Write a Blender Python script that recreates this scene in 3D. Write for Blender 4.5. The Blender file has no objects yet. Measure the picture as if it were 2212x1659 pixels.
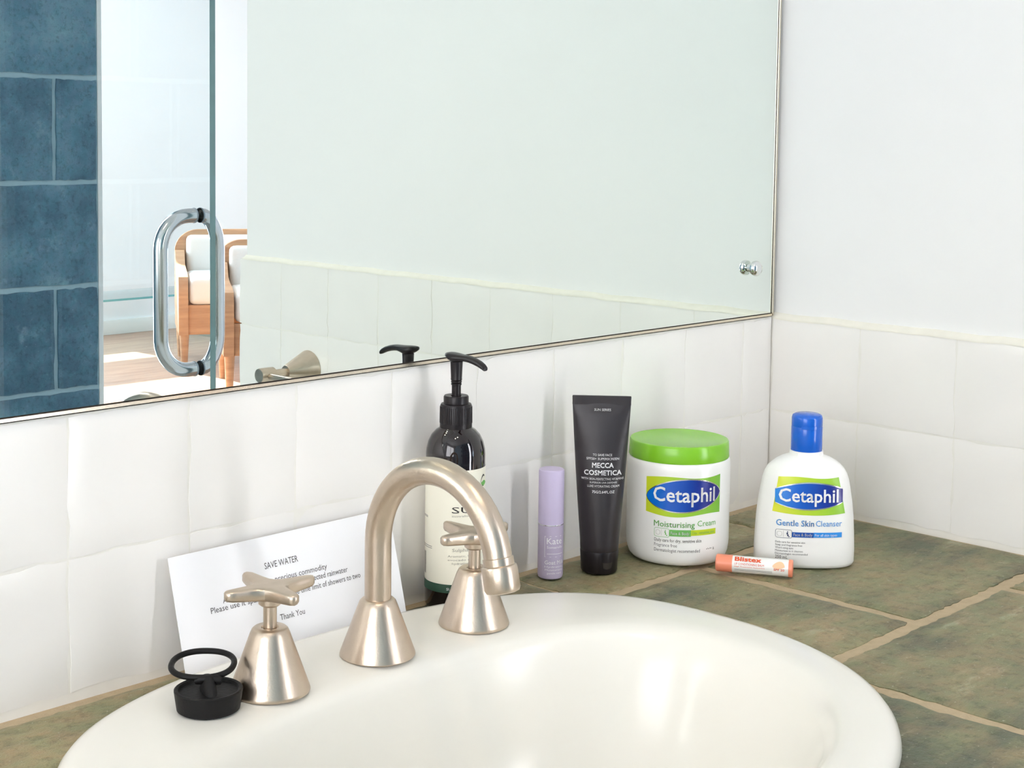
import bpy, bmesh, math, random
from math import sin, cos, pi, radians, sqrt
from mathutils import Vector, Matrix
random.seed(7)

# ------------------------------------------------------------------ camera
sc = bpy.context.scene
col = sc.collection
cam_d = bpy.data.cameras.new('camera')
cam_d.sensor_fit = 'HORIZONTAL'
cam_d.sensor_width = 36.0
cam_d.lens = 3319.93 * 36.0 / 2212.0
cam_d.shift_x = (1106.0 - 1046.39) / 2212.0
cam_d.shift_y = -(829.5 - 528.60) / 2212.0
cam_d.clip_start = 0.01
cam = bpy.data.objects.new('camera', cam_d)
col.objects.link(cam)
yaw, pitch, roll = 0.795545, -0.0759866, 0.011674
fw = Vector((sin(yaw) * cos(pitch), cos(yaw) * cos(pitch), sin(pitch)))
r0 = Vector((cos(yaw), -sin(yaw), 0.0))
u0 = r0.cross(fw)
cr = r0 * cos(roll) + u0 * sin(roll)
cu = -r0 * sin(roll) + u0 * cos(roll)
M = Matrix(((cr.x, cu.x, -fw.x, -1.38836), (cr.y, cu.y, -fw.y, -0.92617), (cr.z, cu.z, -fw.z, 0.39817), (0, 0, 0, 1)))
cam.matrix_world = M
sc.camera = cam

# ------------------------------------------------------------------ world, sun, daylight, exposure
ADDED_WINDOW_GLOW = 19.0
ADDED_GLOW_LEFT = 5.8
BEDROOM_DAY = 112.0
SUN = 24.0
sc.view_settings.view_transform = 'Standard'
sc.view_settings.look = 'None'
sc.view_settings.exposure = 0.31
sc.view_settings.gamma = 1.0
sc.view_settings.use_curve_mapping = False
sc.cycles.max_bounces = 6
sc.cycles.diffuse_bounces = 4
sc.cycles.glossy_bounces = 5
sc.cycles.transparent_max_bounces = 12
sc.cycles.caustics_refractive = False
sc.cycles.use_adaptive_sampling = True
sc.cycles.adaptive_threshold = 0.08
sc.cycles.adaptive_min_samples = 16
world = bpy.data.worlds.new('daylight')
sc.world = world
world.use_nodes = True
bg = world.node_tree.nodes['Background']
bg.inputs[0].default_value = (0.78, 0.88, 1.0, 1)
bg.inputs[1].default_value = 1.5

def light(name, kind, loc, rot=None, direction=None, energy=100, color=(1, 1, 1), size=None, size_y=None, angle=None, spot=None):
    d = bpy.data.lights.new(name, kind)
    d.energy = energy
    d.color = color
    if kind == 'AREA':
        d.shape = 'RECTANGLE'
        d.size = size
        d.size_y = size_y or size
    if kind == 'SUN' and angle is not None:
        d.angle = angle
    if kind == 'SPOT':
        d.spot_size = spot
        d.spot_blend = 0.6
        d.shadow_soft_size = 0.03
    o = bpy.data.objects.new(name, d)
    o.location = loc
    if direction is not None:
        o.rotation_euler = Vector(direction).to_track_quat('-Z', 'Y').to_euler()
    col.objects.link(o)
    return o

# sun falling through the bedroom window, daylight entering by the same window
light('sun', 'SUN', (2.5, -12, 8), direction=(0.02, 1.0, -0.95), energy=SUN, color=(1.0, 0.96, 0.88), angle=0.009)
light('bedroom_daylight', 'AREA', (2.52, -7.22, 0.35), direction=(0, 1, 0), energy=BEDROOM_DAY, color=(0.68, 0.83, 1.0), size=1.8, size_y=1.7)
light('bedroom_side_fill', 'AREA', (5.985, -3.6, 0.35), direction=(-1, 0, 0), energy=BEDROOM_DAY * 0.9, color=(0.68, 0.83, 1.0), size=2.4, size_y=1.6)  # added fill lamp that brightens the bedroom's far wall

# ------------------------------------------------------------------ helpers
def mesh_obj(name, verts, faces, mat=None, parent=None, smooth=True, angle=40):
    me = bpy.data.meshes.new(name)
    me.from_pydata([tuple(v) for v in verts], [], faces)
    me.validate()
    bm = bmesh.new()
    bm.from_mesh(me)
    bmesh.ops.recalc_face_normals(bm, faces=bm.faces)
    bm.to_mesh(me)
    bm.free()
    return link(name, me, mat, parent, smooth, angle)

def link(name, me, mat, parent, smooth=True, angle=40):
    if mat is not None:
        me.materials.append(mat)
    if smooth:
        try:
            me.shade_smooth()
            me.set_sharp_from_angle(angle=radians(angle))
        except Exception:
            for p in me.polygons:
                p.use_smooth = True
    o = bpy.data.objects.new(name, me)
    col.objects.link(o)
    if parent is not None:
        o.parent = parent
    return o

def tag(o, label=None, cat=None, group=None, kind=None):
    if label: o['label'] = label
    if cat: o['category'] = cat
    if group: o['group'] = group
    if kind: o['kind'] = kind
    return o

def thing(name, label, cat, loc=(0, 0, 0), rz=0.0, group=None):
    o = bpy.data.objects.new(name, None)
    o.empty_display_size = 0.02
    o.location = loc
    o.rotation_euler = (0, 0, rz)
    col.objects.link(o)
    return tag(o, label, cat, group)

def struct(name, loc=(0, 0, 0)):
    o = bpy.data.objects.new(name, None)
    o.empty_display_size = 0.02
    o.location = loc
    col.objects.link(o)
    o['kind'] = 'structure'
    return o

def box_data(x0, x1, y0, y1, z0, z1):
    v = [(x0, y0, z0), (x1, y0, z0), (x1, y1, z0), (x0, y1, z0), (x0, y0, z1), (x1, y0, z1), (x1, y1, z1), (x0, y1, z1)]
    f = [(0, 3, 2, 1), (4, 5, 6, 7), (0, 1, 5, 4), (1, 2, 6, 5), (2, 3, 7, 6), (3, 0, 4, 7)]
    return v, f

def box(name, b, mat, parent=None, bevel=0.0, seg=2):
    v, f = box_data(*b)
    me = bpy.data.meshes.new(name)
    me.from_pydata(v, [], f)
    bm = bmesh.new()
    bm.from_mesh(me)
    if bevel > 0:
        bmesh.ops.bevel(bm, geom=bm.edges[:], offset=bevel, segments=seg, affect='EDGES', profile=0.6)
    bmesh.ops.recalc_face_normals(bm, faces=bm.faces)
    bm.to_mesh(me)
    bm.free()
    return link(name, me, mat, parent, smooth=bevel > 0, angle=35)

def boxes(name, bs, mat, parent=None):
    V, F = [], []
    for b in bs:
        v, f = box_data(*b)
        n = len(V)
        V += v
        F += [tuple(i + n for i in q) for q in f]
    return mesh_obj(name, V, F, mat, parent, smooth=False)

def lathe(name, prof, mat, parent=None, seg=48, loc=(0, 0, 0), matrix=None, angle=35):
    V, F = [], []
    rings = []
    for r, z in prof:
        if r < 1e-6:
            rings.append([len(V)])
            V.append((0, 0, z))
        else:
            rings.append(list(range(len(V), len(V) + seg)))
            V += [(r * cos(2 * pi * i / seg), r * sin(2 * pi * i / seg), z) for i in range(seg)]
    for a, b in zip(rings, rings[1:]):
        for i in range(seg):
            j = (i + 1) % seg
            if len(a) == 1 and len(b) == 1:
                continue
            if len(a) == 1:
                F.append((a[0], b[j], b[i]))
            elif len(b) == 1:
                F.append((a[i], a[j], b[0]))
            else:
                F.append((a[i], a[j], b[j], b[i]))
    if matrix is not None:
        V = [tuple(matrix @ Vector(v)) for v in V]
    V = [(v[0] + loc[0], v[1] + loc[1], v[2] + loc[2]) for v in V]
    return mesh_obj(name, V, F, mat, parent, True, angle)

def loft(name, secs, mat, parent=None, cap0=True, cap1=True, angle=40, closed=False):
    n = len(secs[0])
    V = [p for s in secs for p in s]
    F = []
    m = len(secs)
    for k in range(m if closed else m - 1):
        a, b = k * n, ((k + 1) % m) * n
        for i in range(n):
            j = (i + 1) % n
            F.append((a + i, a + j, b + j, b + i))
    if not closed:
        if cap0: F.append(tuple(range(n))[::-1])
        if cap1: F.append(tuple(range((m - 1) * n, m * n)))
    return mesh_obj(name, V, F, mat, parent, True, angle)

def tube(name, pts, rad, mat, parent=None, seg=20, closed=False, angle=50):
    pts = [Vector(p) for p in pts]
    n = len(pts)
    secs = []
    ref = None
    for i, p in enumerate(pts):
        if closed:
            t = (pts[(i + 1) % n] - pts[i - 1]).normalized()
        else:
            t = (pts[min(i + 1, n - 1)] - pts[max(i - 1, 0)]).normalized()
        if ref is None:
            ref = t.orthogonal().normalized()
        ref = (ref - t * ref.dot(t)).normalized()
        bn = t.cross(ref)
        r = rad[i] if isinstance(rad, (list, tuple)) else rad
        secs.append([p + (ref * cos(2 * pi * k / seg) + bn * sin(2 * pi * k / seg)) * r for k in range(seg)])
    return loft(name, secs, mat, parent, angle=angle, closed=closed)

# ------------------------------------------------------------------ materials
def nodes(name):
    m = bpy.data.materials.new(name)
    m.use_nodes = True
    nt = m.node_tree
    b = nt.nodes['Principled BSDF']
    return m, nt, b

def lin(c):
    return tuple(((x / 255.0) / 12.92 if x <= 10 else (((x / 255.0) + 0.055) / 1.055) ** 2.4) for x in c) + (1.0,)

def mat(name, rgb, rough=0.5, metal=0.0, spec=0.5, coat=0.0, noise=0.0, nscale=40.0, bump=0.0, bscale=200.0, sss=0.0, trans=0.0):
    m, nt, b = nodes(name)
    c = lin(rgb)
    b.inputs['Base Color'].default_value = c
    b.inputs['Roughness'].default_value = rough
    b.inputs['Metallic'].default_value = metal
    b.inputs['Specular IOR Level'].default_value = spec
    b.inputs['Coat Weight'].default_value = coat
    b.inputs['Transmission Weight'].default_value = trans
    if sss:
        b.inputs['Subsurface Weight'].default_value = sss
        b.inputs['Subsurface Radius'].default_value = (0.004, 0.003, 0.002)
    tc = nt.nodes.new('ShaderNodeTexCoord')
    if noise > 0:
        nz = nt.nodes.new('ShaderNodeTexNoise')
        nz.inputs['Scale'].default_value = nscale
        nz.inputs['Detail'].default_value = 1
        nt.links.new(tc.outputs['Object'], nz.inputs['Vector'])
        mx = nt.nodes.new('ShaderNodeMix')
        mx.data_type = 'RGBA'
        mx.inputs[6].default_value = tuple(x * (1 - noise) for x in c[:3]) + (1,)
        mx.inputs[7].default_value = tuple(min(1, x * (1 + noise)) for x in c[:3]) + (1,)
        nt.links.new(nz.outputs['Fac'], mx.inputs[0])
        nt.links.new(mx.outputs[2], b.inputs['Base Color'])
    if bump > 0:
        nb = nt.nodes.new('ShaderNodeTexNoise')
        nb.inputs['Scale'].default_value = bscale
        nb.inputs['Detail'].default_value = 1
        nt.links.new(tc.outputs['Object'], nb.inputs['Vector'])
        bp = nt.nodes.new('ShaderNodeBump')
        bp.inputs['Strength'].default_value = bump
        bp.inputs['Distance'].default_value = 0.002
        nt.links.new(nb.outputs['Fac'], bp.inputs['Height'])
        nt.links.new(bp.outputs['Normal'], b.inputs['Normal'])
    return m

def slate_mat(name, cols, streak=(9, 34, 30), rough=0.5, bump=0.7):
    m, nt, b = nodes(name)
    tc = nt.nodes.new('ShaderNodeTexCoord')
    oi = nt.nodes.new('ShaderNodeObjectInfo')
    add = nt.nodes.new('ShaderNodeVectorMath')
    add.operation = 'ADD'
    cmb = nt.nodes.new('ShaderNodeCombineXYZ')
    mul = nt.nodes.new('ShaderNodeMath')
    mul.operation = 'MULTIPLY'
    mul.inputs[1].default_value = 17.0
    nt.links.new(oi.outputs['Random'], mul.inputs[0])
    for k in range(3):
        nt.links.new(mul.outputs[0], cmb.inputs[k])
    nt.links.new(tc.outputs['Object'], add.inputs[0])
    nt.links.new(cmb.outputs[0], add.inputs[1])
    def noise(scale, detail, vec, rough_=0.55):
        n = nt.nodes.new('ShaderNodeTexNoise')
        n.inputs['Scale'].default_value = scale
        n.inputs['Detail'].default_value = detail
        n.inputs['Roughness'].default_value = rough_
        nt.links.new(vec, n.inputs['Vector'])
        return n.outputs['Fac']
    mp = nt.nodes.new('ShaderNodeMapping')
    mp.inputs['Scale'].default_value = streak
    mp.inputs['Rotation'].default_value = (0, 0, 0.12)
    nt.links.new(add.outputs[0], mp.inputs['Vector'])
    n1 = noise(9.0, 3, add.outputs[0])
    n2 = noise(1.0, 5, mp.outputs[0], 0.68)
    n3 = noise(110.0, 4, add.outputs[0], 0.75)
    rp = nt.nodes.new('ShaderNodeValToRGB')
    rp.color_ramp.elements[0].position = 0.37
    rp.color_ramp.elements[0].color = lin(cols[0])
    rp.color_ramp.elements[1].position = 0.63
    rp.color_ramp.elements[1].color = lin(cols[2])
    e = rp.color_ramp.elements.new(0.5)
    e.color = lin(cols[1])
    mixf = nt.nodes.new('ShaderNodeMath')
    mixf.operation = 'MULTIPLY_ADD'
    mixf.inputs[1].default_value = 0.55
    nt.links.new(n1, mixf.inputs[0])
    m2 = nt.nodes.new('ShaderNodeMath')
    m2.operation = 'MULTIPLY_ADD'
    m2.inputs[1].default_value = 0.45
    m2.inputs[2].default_value = -0.02
    nt.links.new(n2, m2.inputs[0])
    # a per tile shift of the hue
    sh = nt.nodes.new('ShaderNodeMath')
    sh.operation = 'MULTIPLY_ADD'
    sh.inputs[1].default_value = 0.24
    sh.inputs[2].default_value = -0.14
    nt.links.new(oi.outputs['Random'], sh.inputs[0])
    ad = nt.nodes.new('ShaderNodeMath')
    ad.operation = 'ADD'
    nt.links.new(m2.outputs[0], ad.inputs[0])
    nt.links.new(sh.outputs[0], ad.inputs[1])
    nt.links.new(ad.outputs[0], mixf.inputs[2])
    nt.links.new(mixf.outputs[0], rp.inputs[0])
    # pale scratches and dark flecks
    rp2 = nt.nodes.new('ShaderNodeValToRGB')
    rp2.color_ramp.elements[0].position = 0.60
    rp2.color_ramp.elements[0].color = (0, 0, 0, 1)
    rp2.color_ramp.elements[1].position = 0.78
    rp2.color_ramp.elements[1].color = (0.5, 0.5, 0.5, 1)
    nt.links.new(n2, rp2.inputs[0])
    mx = nt.nodes.new('ShaderNodeMix')
    mx.data_type = 'RGBA'
    mx.inputs[7].default_value = lin(cols[3])
    nt.links.new(rp2.outputs[0], mx.inputs[0])
    nt.links.new(rp.outputs[0], mx.inputs[6])
    rp3 = nt.nodes.new('ShaderNodeValToRGB')
    rp3.color_ramp.elements[0].position = 0.30
    rp3.color_ramp.elements[0].color = (0.5, 0.5, 0.48, 1)
    rp3.color_ramp.elements[1].position = 0.50
    rp3.color_ramp.elements[1].color = (1, 1, 1, 1)
    nt.links.new(n3, rp3.inputs[0])
    mu = nt.nodes.new('ShaderNodeMix')
    mu.data_type = 'RGBA'
    mu.blend_type = 'MULTIPLY'
    mu.inputs[0].default_value = 0.8
    nt.links.new(mx.outputs[2], mu.inputs[6])
    nt.links.new(rp3.outputs[0], mu.inputs[7])
    n4 = noise(48.0, 2, add.outputs[0], 0.6)
    rp4 = nt.nodes.new('ShaderNodeValToRGB')
    rp4.color_ramp.elements[0].position = 0.36
    rp4.color_ramp.elements[0].color = (0.84, 1.02, 0.90, 1)
    rp4.color_ramp.elements[1].position = 0.64
    rp4.color_ramp.elements[1].color = (1.16, 0.98, 0.92, 1)
    nt.links.new(n4, rp4.inputs[0])
    hu = nt.nodes.new('ShaderNodeMix')
    hu.data_type = 'RGBA'
    hu.blend_type = 'MULTIPLY'
    hu.inputs[0].default_value = 0.6
    nt.links.new(mu.outputs[2], hu.inputs[6])
    nt.links.new(rp4.outputs[0], hu.inputs[7])
    n5 = noise(300.0, 2, add.outputs[0], 0.7)
    rp5 = nt.nodes.new('ShaderNodeValToRGB')
    rp5.color_ramp.elements[0].position = 0.66
    rp5.color_ramp.elements[0].color = (0, 0, 0, 1)
    rp5.color_ramp.elements[1].position = 0.74
    rp5.color_ramp.elements[1].color = (0.4, 0.4, 0.4, 1)
    nt.links.new(n5, rp5.inputs[0])
    fl_ = nt.nodes.new('ShaderNodeMix')
    fl_.data_type = 'RGBA'
    fl_.inputs[7].default_value = lin(cols[3])
    nt.links.new(rp5.outputs[0], fl_.inputs[0])
    nt.links.new(hu.outputs[2], fl_.inputs[6])
    nt.links.new(fl_.outputs[2], b.inputs['Base Color'])
    b.inputs['Roughness'].default_value = rough
    b.inputs['Specular IOR Level'].default_value = 0.35
    bs = nt.nodes.new('ShaderNodeMath')
    bs.operation = 'ADD'
    nt.links.new(n2, bs.inputs[0])
    nt.links.new(n3, bs.inputs[1])
    bp = nt.nodes.new('ShaderNodeBump')
    bp.inputs['Strength'].default_value = bump
    bp.inputs['Distance'].default_value = 0.0022
    nt.links.new(bs.outputs[0], bp.inputs['Height'])
    nt.links.new(bp.outputs['Normal'], b.inputs['Normal'])
    return m

def ramp_x(name, stops, rough=0.35, axis=0, lo=-0.03, hi=0.03, coat=0.0):
    """flat print: colour runs along a local axis of the label"""
    m, nt, b = nodes(name)
    tc = nt.nodes.new('ShaderNodeTexCoord')
    sx = nt.nodes.new('ShaderNodeSeparateXYZ')
    nt.links.new(tc.outputs['Object'], sx.inputs[0])
    mr = nt.nodes.new('ShaderNodeMapRange')
    mr.inputs['From Min'].default_value = lo
    mr.inputs['From Max'].default_value = hi
    nt.links.new(sx.outputs[axis], mr.inputs['Value'])
    rp = nt.nodes.new('ShaderNodeValToRGB')
    el = rp.color_ramp.elements
    el[0].position = stops[0][0]; el[0].color = lin(stops[0][1])
    el[1].position = stops[-1][0]; el[1].color = lin(stops[-1][1])
    for p, c in stops[1:-1]:
        e = el.new(p)
        e.color = lin(c)
    nt.links.new(mr.outputs[0], rp.inputs[0])
    nt.links.new(rp.outputs[0], b.inputs['Base Color'])
    b.inputs['Roughness'].default_value = rough
    b.inputs['Coat Weight'].default_value = coat
    return m

def thin_glass(name, tint, refl=1.0):
    m = bpy.data.materials.new(name)
    m.use_nodes = True
    nt = m.node_tree
    nt.nodes.clear()
    out = nt.nodes.new('ShaderNodeOutputMaterial')
    tr = nt.nodes.new('ShaderNodeBsdfTransparent')
    tr.inputs[0].default_value = tint
    gl = nt.nodes.new('ShaderNodeBsdfGlossy')
    gl.inputs['Roughness'].default_value = 0.0
    lw = nt.nodes.new('ShaderNodeLayerWeight')
    lw.inputs[0].default_value = 0.5
    pw = nt.nodes.new('ShaderNodeMath')
    pw.operation = 'POWER'
    pw.inputs[1].default_value = 4.5
    nt.links.new(lw.outputs['Facing'], pw.inputs[0])
    fr = nt.nodes.new('ShaderNodeMath')
    fr.operation = 'MULTIPLY_ADD'
    fr.inputs[1].default_value = 0.9
    fr.inputs[2].default_value = 0.04
    nt.links.new(pw.outputs[0], fr.inputs[0])
    mx = nt.nodes.new('ShaderNodeMixShader')
    nt.links.new(fr.outputs[0], mx.inputs[0])
    nt.links.new(tr.outputs[0], mx.inputs[1])
    nt.links.new(gl.outputs[0], mx.inputs[2])
    nt.links.new(mx.outputs[0], out.inputs[0])
    return m

def emit_mat(name, rgb, strength):
    m = bpy.data.materials.new(name)
    m.use_nodes = True
    nt = m.node_tree
    nt.nodes.clear()
    out = nt.nodes.new('ShaderNodeOutputMaterial')
    e = nt.nodes.new('ShaderNodeEmission')
    e.inputs[0].default_value = tuple(rgb) + (1,)
    e.inputs[1].default_value = strength
    nt.links.new(e.outputs[0], out.inputs[0])
    return m

def wood_mat(name, c1, c2, scale=(3, 40, 3), rough=0.45):
    m, nt, b = nodes(name)
    tc = nt.nodes.new('ShaderNodeTexCoord')
    mp = nt.nodes.new('ShaderNodeMapping')
    mp.inputs['Scale'].default_value = scale
    nt.links.new(tc.outputs['Object'], mp.inputs['Vector'])
    n = nt.nodes.new('ShaderNodeTexNoise')
    n.inputs['Scale'].default_value = 2.0
    n.inputs['Detail'].default_value = 6
    nt.links.new(mp.outputs[0], n.inputs['Vector'])
    rp = nt.nodes.new('ShaderNodeValToRGB')
    rp.color_ramp.elements[0].color = lin(c1)
    rp.color_ramp.elements[0].position = 0.3
    rp.color_ramp.elements[1].color = lin(c2)
    rp.color_ramp.elements[1].position = 0.7
    nt.links.new(n.outputs['Fac'], rp.inputs[0])
    nt.links.new(rp.outputs[0], b.inputs['Base Color'])
    b.inputs['Roughness'].default_value = rough
    return m

M_TILE = mat('white_glazed_tile', (244, 241, 236), rough=0.22, spec=0.4, noise=0.02, nscale=14, bump=0.22, bscale=28)
M_GROUT_W = mat('white_grout', (238, 235, 227), rough=0.7, noise=0.05, nscale=60)
M_BEAD = mat('cream_bead', (236, 232, 219), rough=0.6, noise=0.04, nscale=80)
M_PLASTER = mat('white_plaster', (241, 240, 238), rough=0.7, noise=0.01, nscale=6, bump=0.05, bscale=60)
M_WALL = mat('white_wall_paint', (242, 242, 242), rough=0.8, spec=0.0)
M_SLATE = slate_mat('green_slate', [(98, 99, 82), (132, 127, 98), (156, 144, 111), (204, 200, 180)])
M_SLATE_B = slate_mat('blue_slate', [(72, 106, 132), (92, 130, 156), (112, 146, 168), (160, 190, 206)], streak=(14, 14, 14), bump=0.35)
M_GROUT = mat('tan_grout', (182, 163, 133), rough=0.9, noise=0.12, nscale=120, bump=0.3, bscale=500)
M_GROUT_B = mat('blue_grey_grout', (168, 194, 206), rough=0.9, noise=0.08, nscale=60)
M_CERAMIC = mat('white_ceramic', (234, 231, 222), rough=0.2, spec=0.45, noise=0.008, nscale=5)
M_NICKEL = mat('brushed_nickel', (203, 187, 169), rough=0.34, metal=1.0, noise=0.1, nscale=90, bump=0.05, bscale=700)
M_STEEL = mat('brushed_steel', (200, 204, 208), rough=0.16, metal=1.0, noise=0.04, nscale=60)
M_STEELR = mat('satin_steel', (150, 160, 170), rough=0.5, metal=0.7, noise=0.04)
M_CHROME = mat('chrome', (232, 234, 234), rough=0.04, metal=1.0, noise=0.01)
M_ALU = mat('aluminium_trim', (226, 216, 198), rough=0.25, metal=1.0, noise=0.03)
M_DARK = mat('dark_gap', (52, 46, 40), rough=0.8, noise=0.1)
M_MIRROR = mat('silvered_mirror', (240, 247, 242), rough=0.0, metal=1.0)
M_RUBBER = mat('black_rubber', (24, 23, 23), rough=0.5, spec=0.2, noise=0.15, nscale=120, bump=0.1, bscale=400)
M_BLACKP = mat('black_plastic', (30, 25, 27), rough=0.33, spec=0.3, noise=0.08, nscale=90)
M_BROWNP = mat('dark_brown_bottle', (24, 14, 15), rough=0.06, coat=0.5, noise=0.1, nscale=20)
M_TUBE = mat('black_tube_plastic', (46, 41, 44), rough=0.42, noise=0.06, nscale=60)
M_WHITEP = mat('white_plastic', (246, 245, 241), rough=0.28, noise=0.01, nscale=20, coat=0.1)
M_CREAM_L = mat('cream_label', (242, 238, 220), rough=0.45, noise=0.01)
M_GREEN_D = mat('dark_green_band', (45, 78, 62), rough=0.4, noise=0.05)
M_LIDG = mat('lime_green_lid', (132, 198, 44), rough=0.25, noise=0.03, nscale=40)
M_BLUEC = mat('blue_cap', (22, 98, 205), rough=0.2, noise=0.04, nscale=40)
M_LAV = mat('lavender_plastic', (203, 191, 221), rough=0.35, noise=0.02, nscale=50)
M_LAVB = mat('lavender_body', (190, 178, 203), rough=0.32, noise=0.02, nscale=50)
M_SILVER = mat('silver_print', (225, 226, 224), rough=0.18, metal=0.9, noise=0.02)
M_PEACH = mat('peach_plastic', (247, 150, 118), rough=0.32, noise=0.03, nscale=60)
M_PEACHL = mat('light_peach_print', (251, 200, 158), rough=0.4, noise=0.02)
M_ORANGE = mat('orange_print', (232, 92, 52), rough=0.4, noise=0.02)
M_INK = mat('grey_ink', (84, 80, 80), rough=0.6, noise=0.05)
M_INKL = mat('pale_grey_ink', (165, 160, 150), rough=0.6, noise=0.05)
M_BLACKI = mat('black_ink', (44, 40, 40), rough=0.6, noise=0.05)
M_WHITEI = mat('white_ink', (240, 240, 240), rough=0.5, noise=0.02)
M_GREENI = mat('green_ink', (110, 178, 88), rough=0.5, noise=0.03)
M_LIMEI = mat('lime_ink', (196, 214, 32), rough=0.5, noise=0.03)
M_BLUEI = mat('mid_blue_ink', (66, 146, 214), rough=0.5, noise=0.03)
M_BLUED = mat('deep_blue_ink', (22, 84, 172), rough=0.5, noise=0.03)
M_BLUEL = mat('sky_blue_ink', (40, 142, 226), rough=0.5, noise=0.03)
M_NAVY = mat('navy_ink', (40, 52, 92), rough=0.5, noise=0.03)
M_PAPER = mat('white_card', (246, 246, 248), rough=0.75, noise=0.01, nscale=30)
M_GLASS = thin_glass('clear_glass', (0.955, 0.98, 0.985, 1))
M_GEDGE = mat('green_glass_edge', (112, 142, 146), rough=0.1, noise=0.15, nscale=30)
M_GTABLE = thin_glass('table_glass', (0.86, 0.95, 0.95, 1))
M_TEAL = mat('teal_glass_edge', (110, 176, 182), rough=0.1, noise=0.1)
M_CHWOOD = wood_mat('chair_wood', (178, 134, 100), (204, 160, 122), (3, 3, 26))
M_FLOORW = wood_mat('timber_floor', (168, 128, 104), (196, 156, 130), (2, 14, 2), 0.35)
M_FABRIC = mat('white_upholstery', (232, 230, 226), rough=0.9, noise=0.04, nscale=120, bump=0.2, bscale=600)
M_FLOORT = mat('grey_floor_tile', (176, 172, 164), rough=0.5, noise=0.1, nscale=8)
M_CABINET = mat('white_cabinet_paint', (236, 234, 228), rough=0.4, noise=0.01)
M_PANE = emit_mat('added_bright_pane', (0.955, 0.955, 1.0), ADDED_WINDOW_GLOW)  # glowing pane of the window added opposite the vanity
M_PANE2 = emit_mat('added_fill_pane', (0.965, 0.965, 1.0), ADDED_GLOW_LEFT)  # glowing pane of the window added on the left
M_LAMP = emit_mat('warm_lamp', (1.0, 0.85, 0.62), 30.0)

# ------------------------------------------------------------------ lettering
_capc = {}
def text_data(s):
    cu_ = bpy.data.curves.new('t', 'FONT')
    cu_.body = s
    cu_.size = 1.0
    cu_.resolution_u = 2
    cu_.fill_mode = 'FRONT'
    ob = bpy.data.objects.new('t', cu_)
    me = bpy.data.meshes.new_from_object(ob)
    V = [(v.co.x, v.co.y) for v in me.vertices]
    F = [tuple(p.vertices) for p in me.polygons]
    bpy.data.objects.remove(ob)
    bpy.data.curves.remove(cu_)
    bpy.data.meshes.remove(me)
    return V, F

CAP = None
def lettering(s, mapf, u, v, w, h, m, parent, name='lettering', bold=0.0, align='L', italic=0.0):
    """s on the surface mapf(u, v): left end (or centre) at u, baseline at v, width w, capital height h"""
    global CAP
    if CAP is None:
        CAP = max(y for x, y in text_data('H')[0])
    V, F = text_data(s)
    if bold < 0:
        bold = 0.0
    if bold > 0:
        V0, F0 = V, F
        V, F = [], []
        for dx, dy in ((-bold, -bold), (bold, -bold), (-bold, bold), (bold, bold), (0, 0)):
            n_ = len(V)
            V += [(x + dx, y + dy) for x, y in V0]
            F += [tuple(i + n_ for i in f) for f in F0]
    x0 = min(p[0] for p in V); x1 = max(p[0] for p in V)
    sy = h / CAP
    sx = (w / (x1 - x0)) if w else sy
    W = (x1 - x0) * sx
    off = u - (W / 2 if align == 'C' else 0.0)
    P = [mapf(off + (x - x0) * sx + italic * y * sy, v + y * sy) for x, y in V]
    me = bpy.data.meshes.new(name)
    me.from_pydata(P, [], F)
    return link(name, me, m, parent, smooth=False)

def patch(name, outline_top, outline_bot, mapf, m, parent, nu=24, nv=6):
    """a label between two curves v=bot(u01), v=top(u01); outline functions return (u, v)"""
    V, F = [], []
    for i in range(nu + 1):
        s = i / nu
        a = outline_bot(s); b = outline_top(s)
        for j in range(nv + 1):
            t = j / nv
            V.append(mapf(a[0] + (b[0] - a[0]) * t, a[1] + (b[1] - a[1]) * t))
    for i in range(nu):
        for j in range(nv):
            k = i * (nv + 1) + j
            F.append((k, k + nv + 1, k + nv + 2, k + 1))
    return mesh_obj(name, V, F, m, parent)

def rect(name, u0, u1, v0, v1, mapf, m, parent, nu=16, nv=2):
    return patch(name, lambda s: (u0 + (u1 - u0) * s, v1), lambda s: (u0 + (u1 - u0) * s, v0), mapf, m, parent, nu, nv)

def frame(name, u0, u1, v0, v1, t, mapf, m, parent, rad=0.0):
    """thin printed outline of a rounded rectangle"""
    def outline(d):
        r = max(rad - d, 1e-5)
        pts = []
        for cx_, cy_, a0 in ((u1 - d - r, v1 - d - r, 0), (u0 + d + r, v1 - d - r, 90), (u0 + d + r, v0 + d + r, 180), (u1 - d - r, v0 + d + r, 270)):
            for k in range(5):
                a = radians(a0 + k * 22.5)
                pts.append((cx_ + r * cos(a), cy_ + r * sin(a)))
        out = []
        for i in range(len(pts)):
            p, q = pts[i], pts[(i + 1) % len(pts)]
            for k in range(4):
                out.append((p[0] + (q[0] - p[0]) * k / 4, p[1] + (q[1] - p[1]) * k / 4))
        return out
    A, B = outline(0.0), outline(t)
    n = len(A)
    V = [mapf(*p) for p in A] + [mapf(*p) for p in B]
    F = [(i, (i + 1) % n, n + (i + 1) % n, n + i) for i in range(n)]
    return mesh_obj(name, V, F, m, parent, smooth=False)

# ================================================================== STRUCTURE
FLOOR, CEIL = -0.90, 1.55
wb = struct('wall_back')
box('plaster', (-2.7, 0.12, 0.004, 0.12, FLOOR, CEIL), M_PLASTER, wb)
box('grout', (-1.75, 0.0, 0.0011, 0.004, -0.02, 0.1995), M_GROUT_W, wb)

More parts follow.
